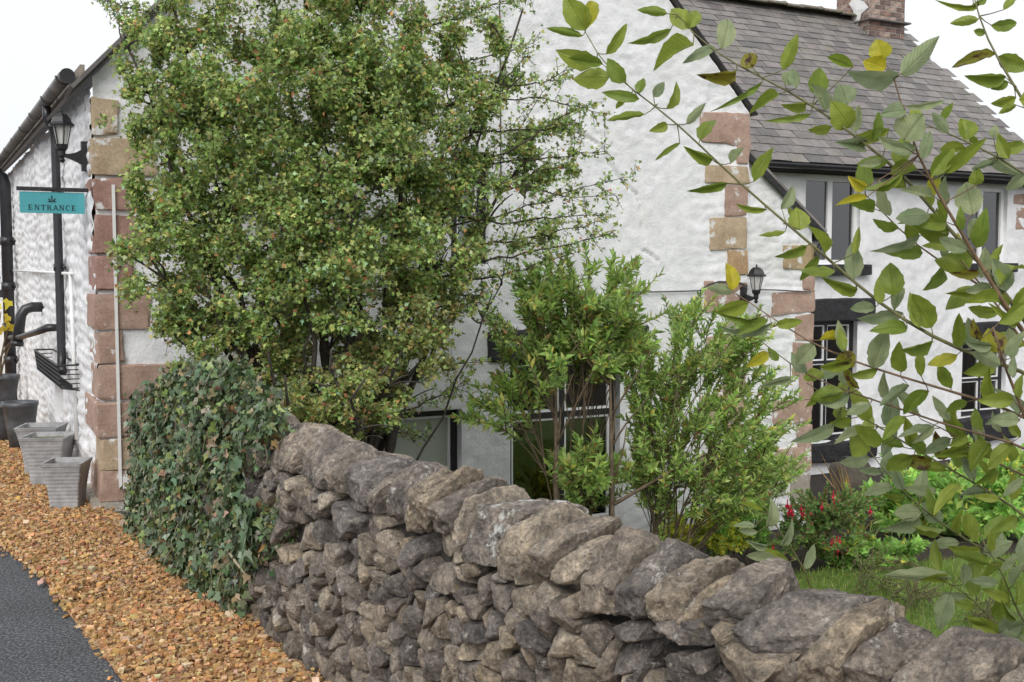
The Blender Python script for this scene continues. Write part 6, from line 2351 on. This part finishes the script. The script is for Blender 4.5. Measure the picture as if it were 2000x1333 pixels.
branches = [
    # pixel polyline (tip first), depth tip, depth base, traced leaves, auto leaf range start px index
    dict(p=[(1143, 62), (1165, 105), (1190, 140), (1225, 168), (1262, 195), (1330, 255), (1400, 318), (1480, 388), (1560, 452), (1640, 530), (1720, 600), (1800, 652), (1880, 690), (2010, 722)], Y=(2.75, 2.45), r=(2.2, 9), m='twig_green', auto=8,
         L=[(1143, 60, 1106, -8, 46, 'g'), (1145, 57, 1156, -4, 26, 'y'), (1139, 71, 1068, 55, 15, 'g'), (1184, 107, 1227, 49, 20, 'g'), (1165, 122, 1088, 108, 38, 'g'), (1177, 125, 1110, 116, 22, 'g'), (1189, 153, 1118, 151, 40, 'g'), (1222, 161, 1180, 116, 32, 'g'),
            (1249, 194, 1175, 180, 21, 'g'), (1249, 183, 1257, 150, 21, 'g'), (1276, 190, 1299, 161, 19, 'p'), (1303, 214, 1331, 163, 21, 'g'), (1224, 195, 1198, 213, 11, 'g'), (1260, 224, 1187, 237, 16, 'g'), (1304, 243, 1275, 258, 19, 'g'), (1341, 243, 1381, 202, 17, 'p'),
            (1367, 274, 1394, 223, 29, 'g'), (1329, 279, 1275, 313, 10, 'g'), (1392, 313, 1337, 290, 23, 'g'), (1427, 320, 1452, 286, 21, 'p'), (1420, 358, 1337, 373, 18, 'g'), (1473, 356, 1509, 291, 28, 'g'), (1498, 410, 1431, 406, 13, 'g'), (1526, 409, 1556, 362, 22, 'p'),
            (1562, 450, 1558, 404, 40, 'g'), (1745, 578, 1738, 512, 46, 'g'), (1765, 612, 1672, 625, 30, 'p'), (1820, 640, 1775, 575, 40, 'g'), (1600, 500, 1565, 548, 18, 'g'), (1668, 497, 1680, 440, 14, 'g'), (1535, 452, 1482, 458, 12, 'g')]),
    dict(p=[(1322, 28), (1345, 60), (1380, 92), (1430, 122), (1480, 150), (1560, 186), (1640, 246), (1700, 290), (1760, 342), (1830, 420), (1890, 480), (1950, 560), (2010, 630)], Y=(2.55, 2.35), r=(2.2, 9), m='twig_green', auto=5,
         L=[(1347, 56, 1308, 10, 36, 'g'), (1345, 55, 1364, 13, 28, 'g'), (1303, 27, 1243, 19, 18, 'g'), (1312, 57, 1227, 88, 22, 'g'), (1355, 88, 1277, 128, 31, 'g'), (1397, 92, 1336, 118, 20, 'p'), (1410, 95, 1430, 24, 37, 'p'), (1438, 143, 1366, 150, 28, 'b'), (1470, 133, 1452, 102, 32, 'b'),
            (1492, 159, 1407, 218, 11, 'g'), (1529, 138, 1562, 67, 26, 'g'), (1532, 164, 1552, 140, 28, 'p'), (1520, 183, 1466, 217, 20, 'g'), (1592, 185, 1602, 132, 39, 'g'), (1585, 224, 1503, 241, 13, 'g'), (1660, 250, 1630, 202, 47, 'g'), (1655, 205, 1640, 163, 44, 'p'), (1667, 132, 1615, 110, 20, 'g'), (1738, 252, 1648, 281, 26, 'g'), (1735, 315, 1673, 318, 25, 'g')]),
    dict(p=[(1745, 150), (1758, 200), (1772, 265), (1800, 330), (1850, 410), (1905, 500), (1960, 590), (2010, 660)], Y=(2.3, 2.35), r=(3, 9.5), m='twig_red', auto=2,
         L=[(1725, 117, 1714, 76, 40, 'y'), (1730, 134, 1688, 118, 36, 'y'), (1757, 150, 1667, 160, 45, 'p'), (1760, 146, 1841, 70, 36, 'p'), (1770, 215, 1722, 220, 30, 'p'), (1765, 275, 1800, 222, 60, 'p'), (1768, 208, 1846, 202, 13, 'p'), (1790, 285, 1746, 296, 26, 'p'), (1817, 343, 1858, 287, 31, 'g'), (1845, 340, 1926, 269, 24, 'g'), (1900, 420, 1884, 348, 48, 'p'), (1908, 362, 1905, 330, 26, 'g'), (1692, 367, 1657, 347, 23, 'y'), (1695, 385, 1637, 395, 15, 'y'), (1765, 337, 1684, 376, 15, 'g')]),
    dict(p=[(1462, 590), (1520, 630), (1590, 672), (1650, 695), (1720, 722), (1800, 748), (1900, 780), (2010, 812)], Y=(2.7, 2.45), r=(2.2, 7), m='twig_red', auto=3,
         L=[(1430, 568, 1425, 510, 28, 'y'), (1432, 572, 1380, 562, 22, 'p'), (1462, 592, 1398, 612, 30, 'g'), (1485, 620, 1405, 628, 16, 'g'), (1510, 632, 1400, 660, 18, 'p'), (1515, 634, 1568, 624, 20, 'g'), (1500, 625, 1440, 650, 20, 'g'), (1590, 672, 1555, 712, 34, 'p'), (1640, 690, 1665, 720, 40, 'b'), (1650, 690, 1640, 625, 22, 'p'), (1600, 665, 1650, 660, 16, 'y'), (1705, 720, 1733, 636, 34, 'p')]),
    dict(p=[(1478, 660), (1520, 700), (1580, 735), (1660, 765), (1740, 790), (1830, 825), (1920, 848), (2010, 870)], Y=(2.75, 2.5), r=(2, 6), m='twig_red', auto=2,
         L=[(1500, 690, 1455, 720, 22, 'y'), (1520, 705, 1500, 680, 16, 'g'), (1590, 745, 1584, 720, 38, 'g'), (1600, 740, 1650, 712, 26, 'p'), (1545, 740, 1485, 755, 14, 'p'), (1660, 770, 1590, 785, 32, 'p')]),
    dict(p=[(1575, 748), (1640, 790), (1700, 830), (1780, 880), (1860, 920), (1940, 965), (2010, 1010)], Y=(2.75, 2.6), r=(2, 6), m='twig_green', auto=1,
         L=[(1630, 830, 1555, 870, 26, 'p'), (1640, 820, 1640, 790, 28, 'g'), (1690, 850, 1660, 890, 46, 'g'), (1720, 870, 1665, 835, 30, 'g')]),
    dict(p=[(1900, -15), (1915, 50), (1935, 100), (1965, 160), (2015, 215)], Y=(2.5, 2.4), r=(2.5, 6), m='twig_green', auto=9,
         L=[(1915, 10, 1836, 15, 12, 'g'), (1912, 38, 1856, 45, 18, 'g'), (1935, 50, 1990, 48, 22, 'g'), (1925, 65, 1900, 62, 14, 'g'), (1945, 105, 1862, 125, 20, 'b'), (1950, 110, 2010, 130, 34, 'g'), (1965, 150, 1885, 152, 28, 'g'), (1970, 160, 1935, 175, 18, 'g'), (1985, 190, 1935, 205, 22, 'g'), (1990, 195, 2040, 200, 40, 'g'), (1985, 205, 1950, 222, 14, 'g'), (1960, 20, 1990, -10, 16, 'g'), (1900, 10, 1940, -15, 14, 'g')]),
    dict(p=[(1800, 240), (1860, 270), (1920, 300), (1975, 320), (2015, 335)], Y=(2.35, 2.3), r=(2, 5), m='twig_green', auto=1,
         L=[(1885, 275, 1880, 230, 37, 'g'), (1838, 240, 1859, 203, 15, 'g'), (1945, 290, 2010, 285, 24, 'g'), (1940, 270, 1945, 245, 18, 'p'), (1930, 310, 2000, 345, 22, 'p')]),
    dict(p=[(1690, 870), (1750, 950), (1830, 1020), (1890, 1060), (1950, 1090), (2015, 1120)], Y=(3.1, 3.0), r=(2, 7), m='twig_green', auto=0,
         L=[(1895, 1050, 1890, 1000, 38, 'g'), (1830, 960, 1770, 955, 20, 'p'), (1800, 1000, 1745, 1000, 34, 'p'), (1840, 1020, 1800, 985, 30, 'p')]),
    dict(p=[(1840, 1130), (1900, 1170), (1950, 1230), (1990, 1280), (2030, 1330)], Y=(3.0, 3.0), r=(2, 6), m='twig_green', auto=0, L=[(1860, 1130, 1730, 1125, 28, 'p'), (1855, 1160, 1830, 1230, 36, 'p'), (1920, 1080, 1980, 1060, 30, 'p'), (1950, 1240, 2000, 1200, 40, 'p')]),
    dict(p=[(1920, 1060), (1950, 1120), (1985, 1190), (2030, 1260)], Y=(2.95, 2.95), r=(2, 7), m='twig_green', auto=0, L=[]),
    dict(p=[(1940, 640), (1965, 720), (1990, 790), (2020, 860)], Y=(2.25, 2.3), r=(3, 9), m='twig_red', auto=0, L=[(1915, 665, 1900, 625, 24, 'b'), (1940, 690, 1920, 655, 36, 'y'), (1960, 690, 1935, 640, 40, 'b')]),
    dict(p=[(1800, 820), (1870, 850), (1940, 900), (2015, 930)], Y=(2.6, 2.6), r=(2, 5), m='twig_red', auto=0, L=[]),
    dict(p=[(1810, 420), (1850, 470), (1900, 530), (1960, 610), (2015, 690)], Y=(2.5, 2.5), r=(2, 6), m='twig_red', auto=0, L=[(1800, 460, 1720, 500, 20, 'p')]),
    dict(p=[(1690, 380), (1740, 430), (1790, 480), (1850, 520), (1930, 560)], Y=(2.6, 2.5), r=(2, 5), m='twig_red', auto=0, L=[]),
    dict(p=[(1480, 965), (1510, 1030), (1540, 1070), (1575, 1120)], Y=(3.1, 3.1), r=(2, 5), m='twig_green', auto=9,
         L=[(1500, 1030, 1515, 985, 26, 'p'), (1475, 1028, 1432, 1022, 14, 'p'), (1480, 1040, 1440, 1035, 14, 'p'), (1500, 1065, 1458, 1058, 16, 'p'), (1515, 1090, 1457, 1088, 20, 'p'), (1522, 1065, 1550, 1015, 12, 'p'), (1572, 1112, 1596, 1063, 20, 'p'), (1540, 1100, 1490, 1075, 22, 'g'), (1490, 1000, 1445, 985, 10, 'g')]),
]
for bi, B in enumerate(branches):
    m_ = len(B['p'])
    Ys = np.linspace(B['Y'][0], B['Y'][1], m_)
    P = np.array([PX(x, y, Y) for (x, y), Y in zip(B['p'], Ys)])
    P[1:-1] += rng.normal(0, .004, (m_ - 2, 3))
    # carry the branch on to the root stool behind the wall
    root = ROOT + np.array([rng.normal(0, .12), rng.normal(0, .12), 0])
    if bi == len(branches) - 1:
        root = np.array([P[-1][0] + .3, P[-1][1] + .35, GZ])
    tail = bez(P[-1], P[-1] + (P[-1] - P[-2]) * 1.5, root, 7)[1:]
    full = np.vstack([P, tail])
    # resample smoothly
    dd = np.concatenate([[0], np.cumsum(np.linalg.norm(np.diff(full, axis=0), axis=1))])
    tt = np.linspace(0, dd[-1], 60)
    fs = np.stack([np.interp(tt, dd, full[:, k]) for k in range(3)], 1)
    for _ in range(2): fs[1:-1] = (fs[:-2] + 2 * fs[1:-1] + fs[2:]) / 4
    r0, r1 = B['r'][0] / F * 2.4 / 2 * 1.0, B['r'][1] / F * 2.4 / 2 * 0.95
    mb = MB()
    fr_ = np.clip(tt / dd[m_ - 1], 0, 1.6)
    mb.tube(fs, r0 + (r1 - r0) * fr_, 8)
    leaves = []
    for (bx, by, tx, ty, w_, kd) in B['L']:
        k = np.argmin([math.hypot(bx - x, by - y) for x, y in B['p']])
        Y = Ys[k]
        L = pxw(math.hypot(tx - bx, ty - by), Y)
        leaves.append((PX(bx, by, Y), PX(tx, ty, Y + rng.uniform(-.45, .45) * L), pxw(w_ * 1.12, Y), kd))
    # leaves that were not traced: alternate along the rest of the branch
    if B['auto'] < m_ - 1:
        acc = 0; side_ = 1
        for k in range(B['auto'], m_ - 1):
            a, b = np.array(B['p'][k], float), np.array(B['p'][k + 1], float)
            L = np.linalg.norm(b - a)
            u_ = -acc
            while u_ < L:
                if u_ >= 0:
                    q = a + (b - a) * u_ / L
                    if not (q[0] > 2040 or q[1] > 1340):
                        ang = math.atan2(*(a - b)[::-1]) + side_ * rng.uniform(.35, 1.25)
                        ll = rng.uniform(42, 74)
                        pet = rng.uniform(6, 16)
                        q0 = q + pet * np.array([math.cos(ang), math.sin(ang)])
                        q1 = q0 + ll * np.array([math.cos(ang), math.sin(ang)])
                        Y = Ys[k] + rng.normal(0, .03)
                        Lm = pxw(ll, Y)
                        kd = rng.choice(['g', 'p', 'y', 'b'], p=[.58, .36, .03, .03])
                        leaves.append((PX(*q0, Y), PX(*q1, Y + rng.uniform(-.6, .6) * Lm), pxw(ll * rng.uniform(.34, .58), Y), kd))
                        side_ = -side_
                u_ += rng.uniform(24, 46) if a[1] < 840 else rng.uniform(15, 30)
            acc = 0
    # petioles belong to the branch
    for (b0_, t0_, w_, kd) in leaves:
        k = np.argmin(((fs - b0_) ** 2).sum(1))
        mb.tube([fs[k], (fs[k] + b0_) / 2 + UP * -.001, b0_ + (t0_ - b0_) * .03], [.0016, .0012, .001], 4, cap=False)
    # buds
    for k in range(4, 46, 2):
        if tt[k] > dd[m_ - 1]: break
        e = fs[k] + rand_unit(1)[0] * .006
        mb.tube([fs[k], e + (e - fs[k]) * .6], [.0028, .0008], 4)
    bo = mb.build('branch', M[B['m']], fb, True)
    for lf in leaves:
        put_leaf(bo, *lf)

print('STATS gravel', NGRAV, 'treeleaves', NLEAF, 'wall parts', nparts, 'cells', len(cells), 'big leaves', nl_big)
